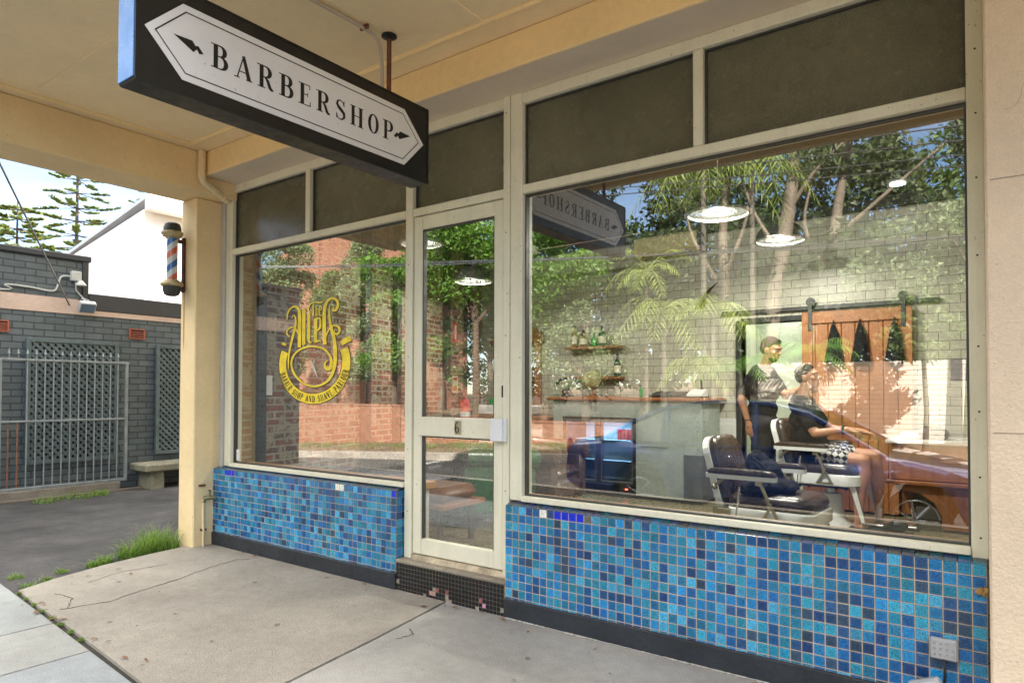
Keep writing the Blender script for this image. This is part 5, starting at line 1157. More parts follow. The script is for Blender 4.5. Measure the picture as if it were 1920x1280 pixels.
def head(c, yawd, tilt=0.):
    """prims for a head centred at c (ear height), face along +x turned by yawd"""
    r = Matrix.Rotation(R(yawd), 3, 'Z') @ Matrix.Rotation(R(tilt), 3, 'Y')
    P = lambda x, y, z: Vector(c)+r @ Vector((x, y, z))
    pr = [('e',P(-.005,0,.025),(.098,.076,.098),r),('e',P(.035,0,-.045),(.062,.055,.075),r),('e',P(.055,0,-.085),(.035,.034,.026),r),('e',P(.082,0,.035),(.020,.058,.018),r),
          ('c',P(.092,0,.02),P(.116,0,-.018),.009,.013),('e',P(.102,0,-.022),(.013,.018,.010),r),('e',P(.090,0,-.052),(.013,.026,.007),r),('e',P(.089,0,-.064),(.013,.022,.007),r),
          ('e',P(.066,.045,-.015),(.025,.02,.022),r),('e',P(.066,-.045,-.015),(.025,.02,.022),r),('e',P(-.005,.077,-.005),(.020,.009,.033),r),('e',P(-.005,-.077,-.005),(.020,.009,.033),r)]
    return pr, P, r
def hand(w, d, up, curl=.6, s=1., lat=None):
    """w wrist, d pointing direction, up = back-of-hand normal"""
    d = d.normalized(); up = (up-d*up.dot(d)).normalized(); l = d.cross(up)
    pr = [('c', w, w+d*.04, .024*s, .026*s)]
    base = []
    for k, (o_, L_) in enumerate(((-.030,.070),(-.010,.080),(.010,.075),(.028,.058))):
        b0 = w+d*.045+l*o_*.75; b1 = w+d*.088+l*o_
        pr.append(('c', b0, b1, .013*s, .0105*s)); c_ = curl*(.8+.12*k)
        d1 = (d*math.cos(c_)-up*math.sin(c_)); d2 = (d*math.cos(c_*1.9)-up*math.sin(c_*1.9)); p1 = b1+d1*L_*.5; p2 = p1+d2*L_*.5
        pr += [('c', b1, p1, .0098*s, .0088*s, 8), ('c', p1, p2, .0086*s, .007*s, 8)]
    t0 = w+d*.02-l*.022; t1 = t0+(d*.6-l*.75-up*.25).normalized()*.042; t2 = t1+(d*.9-l*.25-up*.3).normalized()*.032
    pr += [('c', t0, t1, .014*s, .0105*s), ('c', t1, t2, .010*s, .008*s)]
    return pr
def grow(pr, g): 
    out = []
    for p in pr:
        if p[0] == 'c': out.append(('c', p[1], p[2], p[3]+g, p[4]+g)+tuple(p[5:]))
        else: out.append(('e', p[1], tuple(a+g for a in p[2]))+tuple(p[3:]))
    return out
# ---- barber, standing
bz = thing('person', 'standing barber in black shirt and trousers, head turned down to the right', 'person', (-1.95,7.0,0))
hp, HP, hr = head((-1.86,6.98,1.70), -18, 14)
torso = [('c',V(-1.95,6.90,.96),V(-1.95,7.08,.96),.125,.125),('c',V(-1.95,6.92,1.10),V(-1.95,7.06,1.10),.115,.115),('c',V(-1.95,6.90,1.26),V(-1.95,7.10,1.26),.120,.120),('c',V(-1.95,6.86,1.40),V(-1.94,7.14,1.40),.105,.105),('c',V(-1.95,6.82,1.475),V(-1.93,7.18,1.475),.062,.062)]
uarm = [('c',V(-1.96,6.80,1.465),V(-2.09,6.77,1.20),.055,.043)]; uarm2 = [('c',V(-1.93,7.19,1.465),V(-1.76,7.16,1.24),.055,.043)]
fore = [('c',V(-2.09,6.77,1.20),V(-2.03,6.78,.985),.041,.027),('c',V(-1.76,7.16,1.24),V(-1.58,7.06,1.32),.041,.027)]
legs = [('c',V(-1.95,6.90,.93),V(-1.93,6.88,.50),.09,.062),('c',V(-1.93,6.88,.50),V(-1.96,6.87,.10),.058,.038),('c',V(-1.95,7.09,.93),V(-1.93,7.10,.50),.09,.062),('c',V(-1.93,7.10,.50),V(-1.96,7.11,.10),.058,.038)]
feet = [('c',V(-1.97,6.87,.055),V(-1.80,6.84,.035),.042,.034),('c',V(-1.97,7.11,.055),V(-1.80,7.11,.035),.042,.034)]
neck = [('c',V(-1.935,6.99,1.50),V(-1.88,6.98,1.64),.058,.052)]
body = fuse('body', SKIN, torso+uarm+uarm2+fore+legs+feet+neck+hp+hand(V(-2.03,6.78,.985),V(.10,.0,-1),V(-.2,-1,0),.30)+hand(V(-1.58,7.06,1.32),V(1,-.1,.1),V(0,-.4,1),.9), bz, .0075, 4)
fuse('shirt', CLOTH, grow(torso+[('c',V(-1.96,6.80,1.465),V(-2.05,6.775,1.28),.055,.048),('c',V(-1.93,7.19,1.465),V(-1.82,7.17,1.31),.055,.048)], .016), bz, .011, 4, .018)
fuse('trousers', mat('black_denim', (.012,.012,.015), .8, var=.3, vs_=7), grow(torso[:1]+legs, .018), bz, .012, 4, .02)
fuse('hair', HAIR, [('e',HP(-.018,0,.048),(.100,.083,.090),hr),('e',HP(-.04,0,.01),(.075,.081,.07),hr),('e',HP(.03,0,.095),(.055,.06,.030),hr)], bz, .008, 2, .012)
fuse('beard', HAIR, [('e',HP(.040,0,-.078),(.052,.053,.040),hr)], bz, .007, 2)
for s in (-1, 1):
    e_ = MB(); e_.sphere(HP(.087,s*.031,.008), .0085, 10, 8); e_.build('eye', mat('eye', (.25,.22,.2), .2), body, smooth=True)
    e_ = MB(); e_.tube([HP(.094,s*.015,.032),HP(.091,s*.033,.037),HP(.078,s*.052,.030)], .005, 6); e_.build('eyebrow', HAIR, body, smooth=True)
w_ = MB(); w_.tube([V(-2.035,6.78,1.0)+.030*Vector((math.cos(a),math.sin(a),.1*math.cos(a))) for a in [2*math.pi*k/16 for k in range(17)]], .005, 6); w_.build('bracelet', DARKM, bz, smooth=True)
for y in (6.855, 7.11):
    part('shoe', mat('sandal', (.10,.045,.025), .6), lambda b: b.bbox(-2.02,-1.75,y-.045,y+.045,.002,.02,.008), bz)
# ---- customer, seated
cz = thing('person', 'seated customer in black top and chequered shorts with bare legs and black clogs', 'person', (-1.35,6.88,0))
hp, HP, hr = head((-1.50,6.90,1.42), -6, -6)
torso = [('c',V(-1.42,6.80,.72),V(-1.42,6.99,.72),.115,.115),('c',V(-1.47,6.81,.87),V(-1.47,6.99,.87),.112,.112),('c',V(-1.52,6.80,1.02),V(-1.52,7.01,1.02),.112,.112),('c',V(-1.55,6.74,1.16),V(-1.55,7.07,1.16),.075,.075)]
neck = [('c',V(-1.55,6.90,1.20),V(-1.51,6.90,1.36),.058,.052)]
up = [('c',V(-1.54,6.71,1.15),V(-1.37,6.60,.90),.053,.043)]; up2 = [('c',V(-1.54,7.10,1.15),V(-1.36,7.20,.92),.053,.043)]
fore = [('c',V(-1.37,6.60,.90),V(-1.10,6.57,.945),.042,.028),('c',V(-1.36,7.20,.92),V(-1.08,7.22,.90),.042,.028)]
th = [('c',V(-1.40,6.80,.68),V(-1.0,6.73,.66),.088,.062),('c',V(-1.40,6.99,.68),V(-.94,6.98,.69),.088,.062)]
sh = [('c',V(-1.0,6.73,.66),V(-.985,6.73,.55),.060,.056),('c',V(-.985,6.73,.55),V(-1.03,6.73,.40),.056,.058),('c',V(-1.03,6.73,.40),V(-1.04,6.72,.10),.056,.034),('c',V(-.94,6.98,.69),V(-.92,6.98,.44),.060,.058),('c',V(-.92,6.98,.44),V(-.90,6.98,.13),.057,.034)]
feet = [('c',V(-1.05,6.72,.07),V(-.88,6.70,.05),.036,.032),('c',V(-.91,6.98,.10),V(-.74,6.98,.06),.036,.032)]
body = fuse('body', SKIN2, torso+neck+up+up2+fore+th+sh+feet+hp+hand(V(-1.10,6.57,.945),V(1,-.05,-.25),V(.2,0,1),.75)+hand(V(-1.08,7.22,.90),V(1,0,-.2),V(0,0,1),.5), cz, .0075, 4)
fuse('shirt', CLOTH, grow(torso+[('c',V(-1.54,6.71,1.15),V(-1.42,6.63,.98),.053,.05),('c',V(-1.54,7.10,1.15),V(-1.43,7.16,1.0),.053,.05)], .016), cz, .011, 4, .02)
CHK = bpy.data.materials.new('chequer'); CHK.use_nodes = True; n_ = CHK.node_tree.nodes; ck = n_.new('ShaderNodeTexChecker'); ck.inputs['Scale'].default_value = 26; ck.inputs[1].default_value = (.55,.55,.55,1); ck.inputs[2].default_value = (.015,.015,.02,1)
tcc = n_.new('ShaderNodeTexCoord'); mpp = n_.new('ShaderNodeMapping'); mpp.inputs['Rotation'].default_value = (R(3), R(40), R(7)); CHK.node_tree.links.new(tcc.outputs['Object'], mpp.inputs[0]); CHK.node_tree.links.new(mpp.outputs[0], ck.inputs[0]); CHK.node_tree.links.new(ck.outputs[0], n_['Principled BSDF'].inputs[0])
fuse('shorts', CHK, [('c',V(-1.42,6.80,.70),V(-1.18,6.755,.675),.115,.098),('c',V(-1.42,6.99,.70),V(-1.16,6.985,.69),.112,.094)], cz, .011, 3, .012)
fuse('hair', HAIR, [('e',HP(-.018,0,.048),(.100,.083,.090),hr),('e',HP(-.04,0,.01),(.075,.081,.07),hr)], cz, .008, 2, .012)
for s in (-1, 1):
    e_ = MB(); e_.sphere(HP(.087,s*.031,.008), .0085, 10, 8); e_.build('eye', mat('eye', (.25,.22,.2), .2), body, smooth=True)
CROC = mat('clog', (.014,.014,.015), .55, bump=.2, bs=60)
for (x, y, z) in ((-1.09,6.715,.045),(-.95,6.98,.075)): fuse('shoe', CROC, [('c',V(x+.01,y,z-.010),V(x+.22,y-.012,z-.010),.044,.050),('e',V(x+.19,y-.01,z+.005),(.09,.056,.045))], cz, .008, 2)
w_ = MB(); w_.tube([V(-1.13,6.572,.94)+.034*Vector((.15*math.cos(a),math.cos(a),math.sin(a))) for a in [2*math.pi*k/16 for k in range(17)]], .010, 6); w_.build('watch', BLK, cz, smooth=True)
# bag on the front chair
bag = thing('black_bag', 'slumped black fabric bag with loose straps on the front barber chair', 'bag', (-1.42,5.05,.56))
fuse('bag_body', CLOTH, [('e',V(-1.40,5.05,.66),(.13,.15,.12)),('e',V(-1.46,5.08,.75),(.08,.11,.10)),('e',V(-1.28,5.0,.60),(.14,.13,.06)),('e',V(-1.40,4.88,.60),(.12,.08,.06))], bag, .011, 2, .06)
part('strap', CLOTH, lambda b: b.tube(smooth_pts([(-1.45,4.95,.80),(-1.34,4.86,.74),(-1.30,4.83,.64),(-1.40,4.79,.58),(-1.50,4.82,.57)], 5), .010, 6), bag, smooth=True)
for x in (-1.50,): pass
# ================================================================== ACROSS THE STREET (seen mirrored in the glass)
def leafmesh(name, blobs, n, size, seed, aspect=.45, droop=.3, shell=.55):
    rs = np.random.RandomState(seed); vol = np.array([r[0]*r[1]*r[2] for _, r in blobs])**.8; p = vol/vol.sum(); idx = rs.choice(len(blobs), n, p=p)
    c = np.array([b[0] for b in blobs])[idx]; r = np.array([b[1] for b in blobs])[idx]
    d = rs.normal(size=(n,3)); d /= np.linalg.norm(d,axis=1)[:,None]; rad = (shell+(1-shell)*rs.rand(n))**.7*(1+.14*rs.normal(size=n))
    pos = c+d*r*rad[:,None]
    ax = rs.normal(size=(n,3)); ax[:,2] -= droop; ax /= np.linalg.norm(ax,axis=1)[:,None]
    t = rs.normal(size=(n,3))+d*.6; w = np.cross(ax,t); w /= np.linalg.norm(w,axis=1)[:,None]+1e-9
    s = size*(.6+.8*rs.rand(n))[:,None]; v = np.stack([pos-ax*s*.5, pos+w*s*aspect*.5, pos+ax*s*.5, pos-w*s*aspect*.5],1).reshape(-1,3)
    me = bpy.data.meshes.new(name); me.vertices.add(4*n); me.vertices.foreach_set('co', v.ravel()); me.loops.add(4*n); me.loops.foreach_set('vertex_index', np.arange(4*n))
    me.polygons.add(n); me.polygons.foreach_set('loop_start', np.arange(n)*4); me.polygons.foreach_set('loop_total', np.full(n,4)); me.update(); return me
def clumps(rn, c, R_, n, sr):
    out = []
    for i in range(n):
        d = Vector((rn.gauss(0,1), rn.gauss(0,1), rn.gauss(0,1))).normalized(); k = rn.uniform(.25,1)**.6
        out.append(((c[0]+d.x*R_[0]*k, c[1]+d.y*R_[1]*k, c[2]+d.z*R_[2]*k), tuple(sr*rn.uniform(.6,1.25)*q for q in (1,1,.75))))
    return out
GBRIGHT = leafmat('leaf_bright', (.06,.15,.012), (.20,.36,.05), .4); GGREY = leafmat('leaf_grey_green', (.08,.13,.05), (.27,.34,.15), .25); GDARK = leafmat('leaf_dark', (.012,.030,.008), (.055,.10,.018), .3); GMID = leafmat('leaf_mid', (.05,.10,.02), (.17,.24,.06), .35); GGUM = leafmat('leaf_gum', (.035,.06,.02), (.14,.18,.06), .3)
BARK = mat('bark', (.14,.10,.07), .9, var=.35, vs_=3, bump=.8, bs=18); GUMB = mat('gum_bark', (.23,.18,.13), .7, var=.4, vs_=1.2, bump=.3, bs=10); PALMB = mat('palm_trunk', (.15,.13,.10), .8, var=.25, vs_=6, bump=.3, bs=20)
def gz(x, y): b = road_z(x,-12)+.2; return b if y > -14.2 else b+.3+min((-14.2-y)*.10, 3)
def tree(lbl, x, y, cz_, R_, n, leaf, m, seed, clump=.9, ncl=26, bark=BARK, tr=.16, limbs=7, grp='street trees across the road', asp=.45, lean=0):
    rn = random.Random(seed); z0 = gz(x,y)-.1; t = thing('leafy_tree', lbl, 'tree', (x,y,z0), grp); cl = clumps(rn, (x+lean,y,cz_), R_, ncl, clump)
    fork = V(x+lean*.4, y, z0+(cz_-R_[2]*.6-z0)*.8+.3)
    part('trunk', bark, lambda b: (b.tube([(x,y,z0),(x+.05,y,z0+(fork.z-z0)*.5),tuple(fork)], [tr*1.2,tr,tr*.85], 9), [b.tube(smooth_pts([tuple(fork), tuple(fork.lerp(Vector(cl[k][0]), .5)+V(rn.uniform(-.3,.3),rn.uniform(-.3,.3),.2)), cl[k][0]], 3), [tr*.6,tr*.5,tr*.42,tr*.3,tr*.22,tr*.15,tr*.08], 6) for k in range(limbs)]), t, smooth=True)
    me = leafmesh('crown', cl, n, leaf, seed, asp); me.materials.append(m); o = bpy.data.objects.new('crown', me); C.objects.link(o); put(o, t); return t
tree('grey green small leaved tree in front of the left end of the brick house', -32.4,-16.5,6.2,(1.9,1.6,5.6),17000,.17,GGREY,11,.75,34)
tree('round crowned green tree before the middle of the brick house', -28.8,-17,5.7,(1.9,1.5,2.0),12000,.17,GMID,12,.7,18)
tree('olive leaved tree spreading over the right end of the brick house', -25.6,-17,5.6,(2.1,1.8,3.6),16000,.17,GGREY,13,.8,26)
tree('bright green street tree beside the kerb, left of the door reflection', -22.4,-15.2,4.3,(2.2,1.5,3.7),19000,.19,GBRIGHT,14,.8,26)
tree('big bright green tree filling the door glass reflection', -18.2,-16,7.0,(3.0,2.2,3.2),20000,.20,GBRIGHT,15,1.0,34)
tree('bright green tree left of the small palm', -14.4,-15.5,5.6,(2.0,1.8,2.6),14000,.19,GBRIGHT,16,.9,26)
tree('pale leaved low tree in front of the long brick garden wall', -12.2,-14.9,3.1,(2.1,1.0,1.7),12000,.13,GGREY,17,.6,26)
tree('silvery leaved tree overhanging the right end of the white fence', -.6,-14.3,4.6,(3.0,1.1,1.5),13000,.14,GGREY,18,.55,32,lean=.2)
tree('small low street tree casting leaf shadow on the white fence', -1.5,-12.9,2.9,(1.1,.7,1.05),2600,.17,GMID,19,.42,16,tr=.06)
# dark wood behind: individual tall trees
k = 0
for i, (x, y, h, m) in enumerate([(-44,-30,15,GDARK),(-38,-31,14,GDARK),(-31,-28,12,GMID),(-26,-27,12.5,GDARK),(-21,-26,13,GDARK),(-17,-24,12.5,GDARK),(-13.5,-24,13,GDARK),(-10.5,-23,13.5,GGUM),(-7.5,-24,13,GDARK),(-4.8,-23,12.2,GGUM),(-2.0,-25,11.2,GMID),(1.2,-24,9.5,GGUM),(4.5,-25,9.2,GDARK),(9,-26,9,GDARK),(-12,-19.5,8.5,GDARK),(-7.6,-19.2,8.8,GDARK),(-3.6,-19.4,8.4,GDARK),(0,-20,7.6,GMID)]):
    where = ['far left edge of the wood','second from the left in the wood','behind the brick house roof','behind the olive tree','behind the door reflection trees','left of the gum trunks','behind the hanging sign reflection','leading the gum row','between two pale gum trunks','right of the pale gum trunks','thinning towards the open sky','lowest crown against the blue sky','beyond the open sky gap','far right edge of the wood','low in front, by the air conditioner reflection','low in front, under the gum trunks','low in front, over the white fence','low in front, at the right window edge'][i]
    tree('tall bushy tree %s' % where, x, y, h*.56, (2.8 if i < 14 else 2.3, 2.2, h*.47 if i < 14 else h*.36), 9000, .30, m, 40+i, 1.15, 30, tr=.2, grp='wood behind the street', limbs=5)
def gum(lbl, pts, rs_, br, seed):
    t = thing('gum_tree', lbl, 'tree', pts[0], 'pale barked gum trees'); rn = random.Random(seed)
    part('trunk', GUMB, lambda b: (b.tube(smooth_pts(pts, 5), list(np.interp(np.linspace(0,1,(len(pts)-1)*5+1), np.linspace(0,1,len(rs_)), rs_)), 10), [b.tube(smooth_pts(q, 4), list(np.linspace(.09,.03,(len(q)-1)*4+1)), 7) for q in br]), t, smooth=True)
    ends = [q[-1] for q in br]+[pts[-1]]; bl = []
    for e in ends: bl += clumps(rn, e, (1.1,.9,.7), 6, .5)
    me = leafmesh('crown', bl, 3500, .26, seed, .22, 1.1); me.materials.append(GGUM); o = bpy.data.objects.new('crown', me); C.objects.link(o); put(o, t)
gum('thick leaning gum tree whose pale trunk stands left of the pendant lamp', [(-6.6,-17.6,0),(-6.4,-17.6,3.5),(-6.0,-17.6,6),(-5.7,-17.6,8),(-5.4,-17.6,10.6)], [.34,.30,.26,.22,.14], [[(-6.0,-17.6,6),(-6.9,-17.5,7.6),(-7.5,-17.5,9.6)],[(-5.9,-17.6,7.2),(-4.9,-17.4,8.6),(-3.2,-17.3,10.0)]], 71)
gum('slender gum tree with a twisting pale trunk between the other two', [(-5.1,-17.9,0),(-5.0,-17.9,4),(-4.5,-17.9,6),(-4.2,-17.9,8),(-3.8,-17.9,10.2)], [.26,.22,.18,.15,.09], [[(-4.7,-17.9,5.4),(-5.3,-17.8,7.0),(-5.0,-17.8,8.6)],[(-4.4,-17.9,6.4),(-2.8,-17.6,7.6),(-1.0,-17.5,9.0)]], 72)
gum('gum tree with long bare limbs reaching towards the blue sky', [(-8.2,-17.8,0),(-8.0,-17.8,4),(-8.1,-17.8,7),(-7.8,-17.8,10)], [.24,.2,.16,.09], [[(-8.0,-17.8,5.6),(-7.2,-17.6,7.4),(-7.0,-17.6,9.4)],[(-8.0,-17.8,4.8),(-9.2,-17.8,7),(-9.6,-17.8,8.6)]], 73)
FROND = leafmat('palm_frond', (.17,.25,.035), (.38,.44,.11), .4); FERN = leafmat('fern_frond', (.07,.19,.02), (.20,.36,.06), .45)
def frondcrown(c, L_, n, seed, m, name, parent, leaflet=.55, droop=1.0, up=.5, width=.0655):
    rn = random.Random(seed); b = MB(); st = MB()
    for k in range(n):
        a = 2*math.pi*k/n+rn.uniform(-.3,.3); l = L_*rn.uniform(.6,1.15); e = rn.uniform(-.15,1.35)*up; dx, dy = math.cos(a), math.sin(a); P = []
        for s in [i/14 for i in range(15)]: P.append(V(c[0]+dx*l*s*(1-.12*s), c[1]+dy*l*s*(1-.12*s), c[2]+l*(e*1.5*s-droop*s*s*(.75+e*.6))))
        st.tube(P, [.022*(1-.8*i/14)+.003 for i in range(15)], 4, cap=False)
        for i in range(2, 15):
            for h in (0,):
                p = P[i-1].lerp(P[i], h); tn = (P[i]-P[i-1]).normalized(); s = (i-1+h)/14; ln = leaflet*math.sin(math.pi*min(s*.9+.08,1))**.6*rn.uniform(.85,1.1)
                for sd in (-1, 1):
                    side = V(-dy*sd, dx*sd, 0); d_ = (side*.8+tn*.55+V(0,0,-rn.uniform(.15,.55))).normalized(); q = p+d_*ln+V(0,0,-ln*.22); wv = tn*width*.5
                    mid = p+d_*ln*.5; b.poly([p-wv*.5, mid-wv, q, mid+wv])
    st.build('frond_stems', m, parent); b.build(name, m, parent)
def palm(lbl, x, y, zc, L_, n, seed, r=.10, nm='palm_tree', m=FROND, **kw):
    z0 = gz(x,y)-.1; t = thing(nm, lbl, 'palm' if nm == 'palm_tree' else 'tree fern', (x,y,z0), 'palms and ferns across the road')
    part('trunk', PALMB, lambda b: b.tube([(x,y,z0),(x,y,z0+(zc-z0)*.5),(x,y,zc)], [r*1.25,r,r*.85], 12), t, smooth=True)
    frondcrown((x,y,zc), L_, n, seed, m, 'fronds', t, **kw)
palm('small young palm with its crown just over the tiled wall line, left of the others', -8.85,-12.9,5.0,1.5,10,81,.05, up=.9, leaflet=.45)
palm('middle palm with broad arching fronds between the two pendant lamps', -8.3,-13.0,3.85,2.25,16,82,.09, leaflet=.62)
palm('palm with drooping fronds just right of the middle palm', -6.75,-12.9,3.7,2.0,14,83,.08, leaflet=.6)
palm('tall bangalow palm with a slim pale trunk rising out of view', -7.1,-13.1,8.3,2.5,13,84,.085, leaflet=.75, droop=1.2)
palm('second tall palm, its fronds hanging by the gum trunks', -6.0,-14.2,8.6,2.3,12,85,.085, leaflet=.75, droop=1.2)
palm('low tree fern spreading in front of the white fence end', -6.1,-13.3,2.15,1.7,16,86,.09,'tree_fern',FERN, leaflet=.42, up=.35, width=.065, droop=.6)
palm('tree fern arching over the middle of the white fence', -4.2,-13.9,2.5,1.5,15,87,.09,'tree_fern',FERN, leaflet=.40, up=.35, width=.065, droop=.6)
palm('dry low palm beside the tree fern', -7.2,-13.0,2.2,1.3,11,88,.07, leaflet=.5, up=.4)
# brick house, garden walls, white fence
REDB = brick('red_brick', (.27,.09,.045), (.36,.145,.07), (.36,.27,.20), .24, .086, .010, rough=.85, bump=.5, var=.25)
hs = thing('brick_house', 'orange red brick house with a tall tapering chimney wall across the street', 'house', (-36.5,-24,-1))
part('wall', REDB, lambda b: b.prism([(-47,-2.5),(-31.2,-2.5),(-31.2,6.6),(-32.9,8.6),(-34.2,11.9),(-34.6,16),(-38.6,16),(-39,11.9),(-43.5,9.4),(-47,6.6)], 'y', -31, -22), hs)
part('quoins', mat('dark_brick', (.16,.07,.05), .85), lambda b: [b.box(-36.62,-36.50,-21.999,-21.985,-1+.344*q,-1+.344*q+.17) for q in range(46)], hs)
part('roof', mat('terracotta_roof', (.30,.12,.07), .8, var=.2), lambda b: (b.prism([(-47.4,6.3),(-43.5,9.5),(-43.5,9.7),(-47.5,6.5)], 'y', -31.3,-21.7), b.prism([(-30.8,6.5),(-32.8,8.7),(-32.8,8.9),(-30.7,6.7)][::-1], 'y', -31.3,-21.7)), hs)
part('downpipe', DARKM, lambda b: b.tube([(-31.8,-21.93,-1),(-31.8,-21.93,6)], .05, 8), hs)
def gwall(lbl, x0, x1, zt, zb=-2.6, y=-14):
    t = thing('garden_wall', lbl, 'brick wall', (x0,y,zb), 'brick garden walls across the road'); part('brickwork', REDB, lambda b: b.box(x0,x1,y-.24,y,zb,zt), t); part('capping', REDB, lambda b: b.bbox(x0-.03,x1+.03,y-.27,y+.03,zt+.001,zt+.075,.01), t)
gwall('low brick garden wall at the far left of the reflection', -46,-29.25,-.50); gwall('tall brick garden wall under the gold emblem', -29.2,-20.75,.66); gwall('long low brick garden wall running past the door', -20.7,-6.25,.16)
fn = thing('slatted_fence', 'sunlit white horizontal board fence dappled with leaf shadow', 'fence', (-6,-15,0))
part('boards', mat('fence_white', (.66,.60,.52), .7, var=.08), lambda b: [b.bbox(-6.08,4.5,-15.02,-14.99,2.04-.135*k,2.165-.135*k,.004) for k in range(22)], fn)
for x in [-6.05+1.75*q for q in range(7)]: part('post', mat('fence_post', (.5,.45,.4), .7), lambda b: b.box(x-.04,x+.04,-15.1,-15.022,-1.0,2.1), fn)
tuft('grass on the far verge', [(-31+.42*i, -13.4+.5*math.sin(i*1.7), .45) for i in range(62)], 9000, 9, .16, -1.0)
o = bpy.data.objects[[q.name for q in bpy.data.objects if q.name.startswith('grass')][-1]]
me = o.data; co_ = np.empty(len(me.vertices)*3); me.vertices.foreach_get('co', co_); co_ = co_.reshape(-1,3); co_[:,2] += 1.0+np.array([road_z(float(a),-12) for a in co_[:,0]])+.30+np.clip((-12.25-co_[:,1])/1.8,0,1)*.22; me.vertices.foreach_set('co', co_.ravel()); me.update()
# wires
WR = mat('wire', (.30,.31,.32), .5, metal=.3, var=0)
for k, (za, zb) in enumerate([(4.86,4.40),(4.78,4.26),(4.64,4.12),(4.58,4.02)]):
    q = MB(); q.tube([(x, -3.0-.12*k, za+(zb-za)*(x+6)/5.8+.0012*(x+6)*(x-2)) for x in np.linspace(-30,20,30)], .0085, 5)
    tag(q.build('overhead_wire', WR), 'thin overhead power line in the upper group of street wires', 'wire', 'upper street wires')
for k in range(4):
    q = MB(); q.tube([(x, -3.0-.05*k, 3.46+.022*k+(3.10-3.49)*(x+6)/5.8+.0016*(x+6)*(x-2)+.012*math.sin(x*.9+k)) for x in np.linspace(-30,20,40)], .0075, 5)
    tag(q.build('overhead_wire', WR), 'thin overhead cable twisted in the lower bundle of street wires', 'wire', 'lower bundled wires')
# parked car
car = thing('parked_car', 'dark blue sedan parked at the near kerb, mirrored across the window', 'car', (-2.0,-2.45,-.33))
PAINT = mat('car_paint', (.010,.055,.25), .18, metal=.35, var=.03, coat=1.); CG2 = mat('car_glass', (.012,.018,.02), .04, var=0, coat=.3); TYRE = mat('tyre', (.02,.02,.02), .85); RIM = mat('alloy', (.45,.46,.47), .25, metal=.9)
G0 = -.335
def station(x):   # (half width, bottom, belt, top) along the body, local x: front +
    t = np.interp(x, [-2.95,-2.88,-2.4,-.6,.6,1.2,1.9,2.10,2.16], [.70,.80,.86,.88,.88,.87,.82,.70,.60])
    bot = np.interp(x, [-2.95,-2.6,1.9,2.16], [.38,.22,.22,.34]); top = np.interp(x, [-2.95,-2.85,-2.2,.45,.75,1.3,1.9,2.10,2.16], [.70,.93,1.0,.98,.96,.90,.78,.62,.50])
    return t, bot, top
def carbody(b):
    xs = np.linspace(-2.95,2.16,65); rings = []
    wheels = [(-1.75,.36),(1.30,.36)]
    for x in xs:
        w_, bo, to = station(x)
        for wx, wr in wheels:
            d = abs(x-wx)
            if d < .385: bo = max(bo, math.sqrt(.385**2-d*d)+.31)
        sec = [(-.4,bo),(-.9,bo),(-1.0,bo+.06*(to-bo)+.02),(-1.02,bo+.35*(to-bo)),(-1.0,bo+.7*(to-bo)),(-.95,bo+.92*(to-bo)),(-.85,to),(-.4,to+.02),(0,to+.03)]
        sec = sec+[(-u, v) for u, v in sec[-2::-1]]
        rings.append([b.vert((-2.0+x, -2.45+u*w_, G0+v)) for u, v in sec])
    for a, q in zip(rings, rings[1:]):
        for k in range(len(a)-1): b.face([a[k],q[k],q[k+1],a[k+1]])
    b.face(rings[0][::-1]); b.face(rings[-1])
part('body', PAINT, carbody, car, smooth=True)
def cabin(b, m=0):
    prof = [(-2.35,.99),(-1.95,1.24),(-1.5,1.43),(-.9,1.52),(-.2,1.50),(.25,1.38),(.62,1.18),(1.02,.95)]
    rings = []
    for x, z in prof:
        base = station(x)[2]-.01; ww = np.interp(z, [.95,1.5], [.80,.60]); rings.append([b.vert((-2.0+x, -2.45+s*u, G0+h)) for s, u, h in ((-1,.83,base),(-1,ww,z-.04),(-1,ww-.1,z),(1,ww-.1,z),(1,ww,z-.04),(1,.83,base))])
    return rings
def glassy(b):
    r = cabin(b)
    for i, (a, q) in enumerate(zip(r, r[1:])):
        for k in (0, 4): b.face([a[k],q[k],q[k+1],a[k+1]])
        if i < 2 or i >= 5: 
            for k in (1,2,3): b.face([a[k],q[k],q[k+1],a[k+1]])
part('windows', CG2, glassy, car, smooth=False)
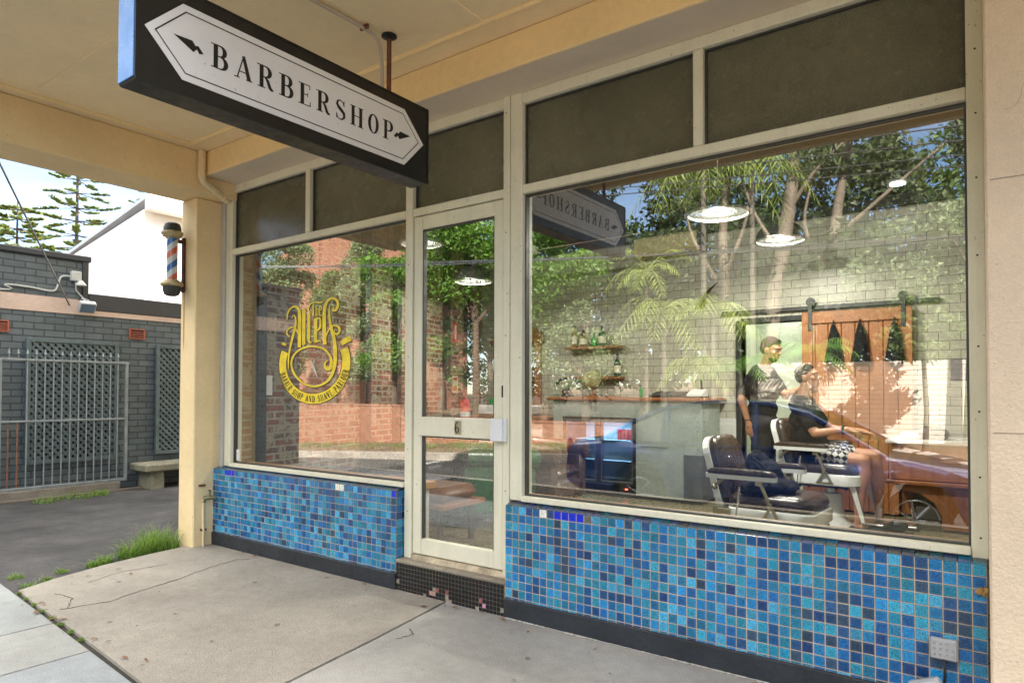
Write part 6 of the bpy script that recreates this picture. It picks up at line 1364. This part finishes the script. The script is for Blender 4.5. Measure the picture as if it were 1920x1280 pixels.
def roof(b):
    r = cabin(b)
    for i, (a, q) in enumerate(zip(r, r[1:])):
        if 2 <= i < 5:
            for k in (1,2,3): b.face([a[k],q[k],q[k+1],a[k+1]])
    for s in (-1, 1):
        prof = [(-2.35,.99),(-1.95,1.24),(-1.5,1.43),(-.9,1.52),(-.2,1.50),(.25,1.38),(.62,1.18),(1.02,.95)]
        b.tube([(-2.0+x, -2.45+s*(np.interp(z,[.95,1.5],[.80,.60])+.005), G0+z-.03) for x, z in prof], .03, 6)
        for x, z in ((-1.45,1.44),(-.35,1.48)): b.tube([(-2.0+x+.05,-2.45+s*.84,G0+.98),(-2.0+x,-2.45+s*.62,G0+z)], .035, 6)
        b.box(-3.85,-1.2,-2.45+s*.84-.012,-2.45+s*.84+.012,G0+.955,G0+.985)
part('roof', PAINT, roof, car, smooth=True)
for wx in (-1.75, 1.30):
    for s in (-1, 1):
        c = (-2.0+wx, -2.45+s*.76, G0+.31)
        wt = part('wheel', TYRE, lambda b: b.lathe([(.20,-.09),(.29,-.10),(.315,-.06),(.315,.06),(.29,.10),(.20,.09)], c, 32, 'y'), car, smooth=True)
        part('rim', RIM, lambda b: (b.lathe([(.205,s*.085),(.215,s*.095),(.20,s*.098)], c, 32, 'y', caps=False), b.lathe([(.05,s*.07),(.05,s*.098)], c, 14, 'y'), [b.tube([(c[0],c[1]+s*.09,c[2]),(c[0]+.2*math.cos(a),c[1]+s*.092,c[2]+.2*math.sin(a))], [.028,.018], 6) for a in [2*math.pi*q/7 for q in range(7)]]), wt, smooth=True)
for s in (-1, 1):
    part('headlight', mat('headlight', (.6,.62,.64), .1, coat=1.), lambda b: b.sphere((-.02,-2.45+s*.60,G0+.66), .12, 12, 8, (1,.9,.5)), car, smooth=True)
    part('tail_light', REDS, lambda b: b.sphere((-4.88,-2.45+s*.70,G0+.85), .10, 10, 8, (.4,.7,1.3)), car, smooth=True)
    part('door_mirror', PAINT, lambda b: b.sphere((-1.35,-2.45+s*.95,G0+1.02), .08, 10, 8, (.7,1.1,.8)), car, smooth=True)
    part('door_line', DARKM, lambda b: [b.tube([(-2.0+x,-2.45+s*.895,G0+.35),(-2.0+x+.03,-2.45+s*.893,G0+.7),(-2.0+x,-2.45+s*.868,G0+.9)], .004, 4) for x in (-.55,.55)], car)
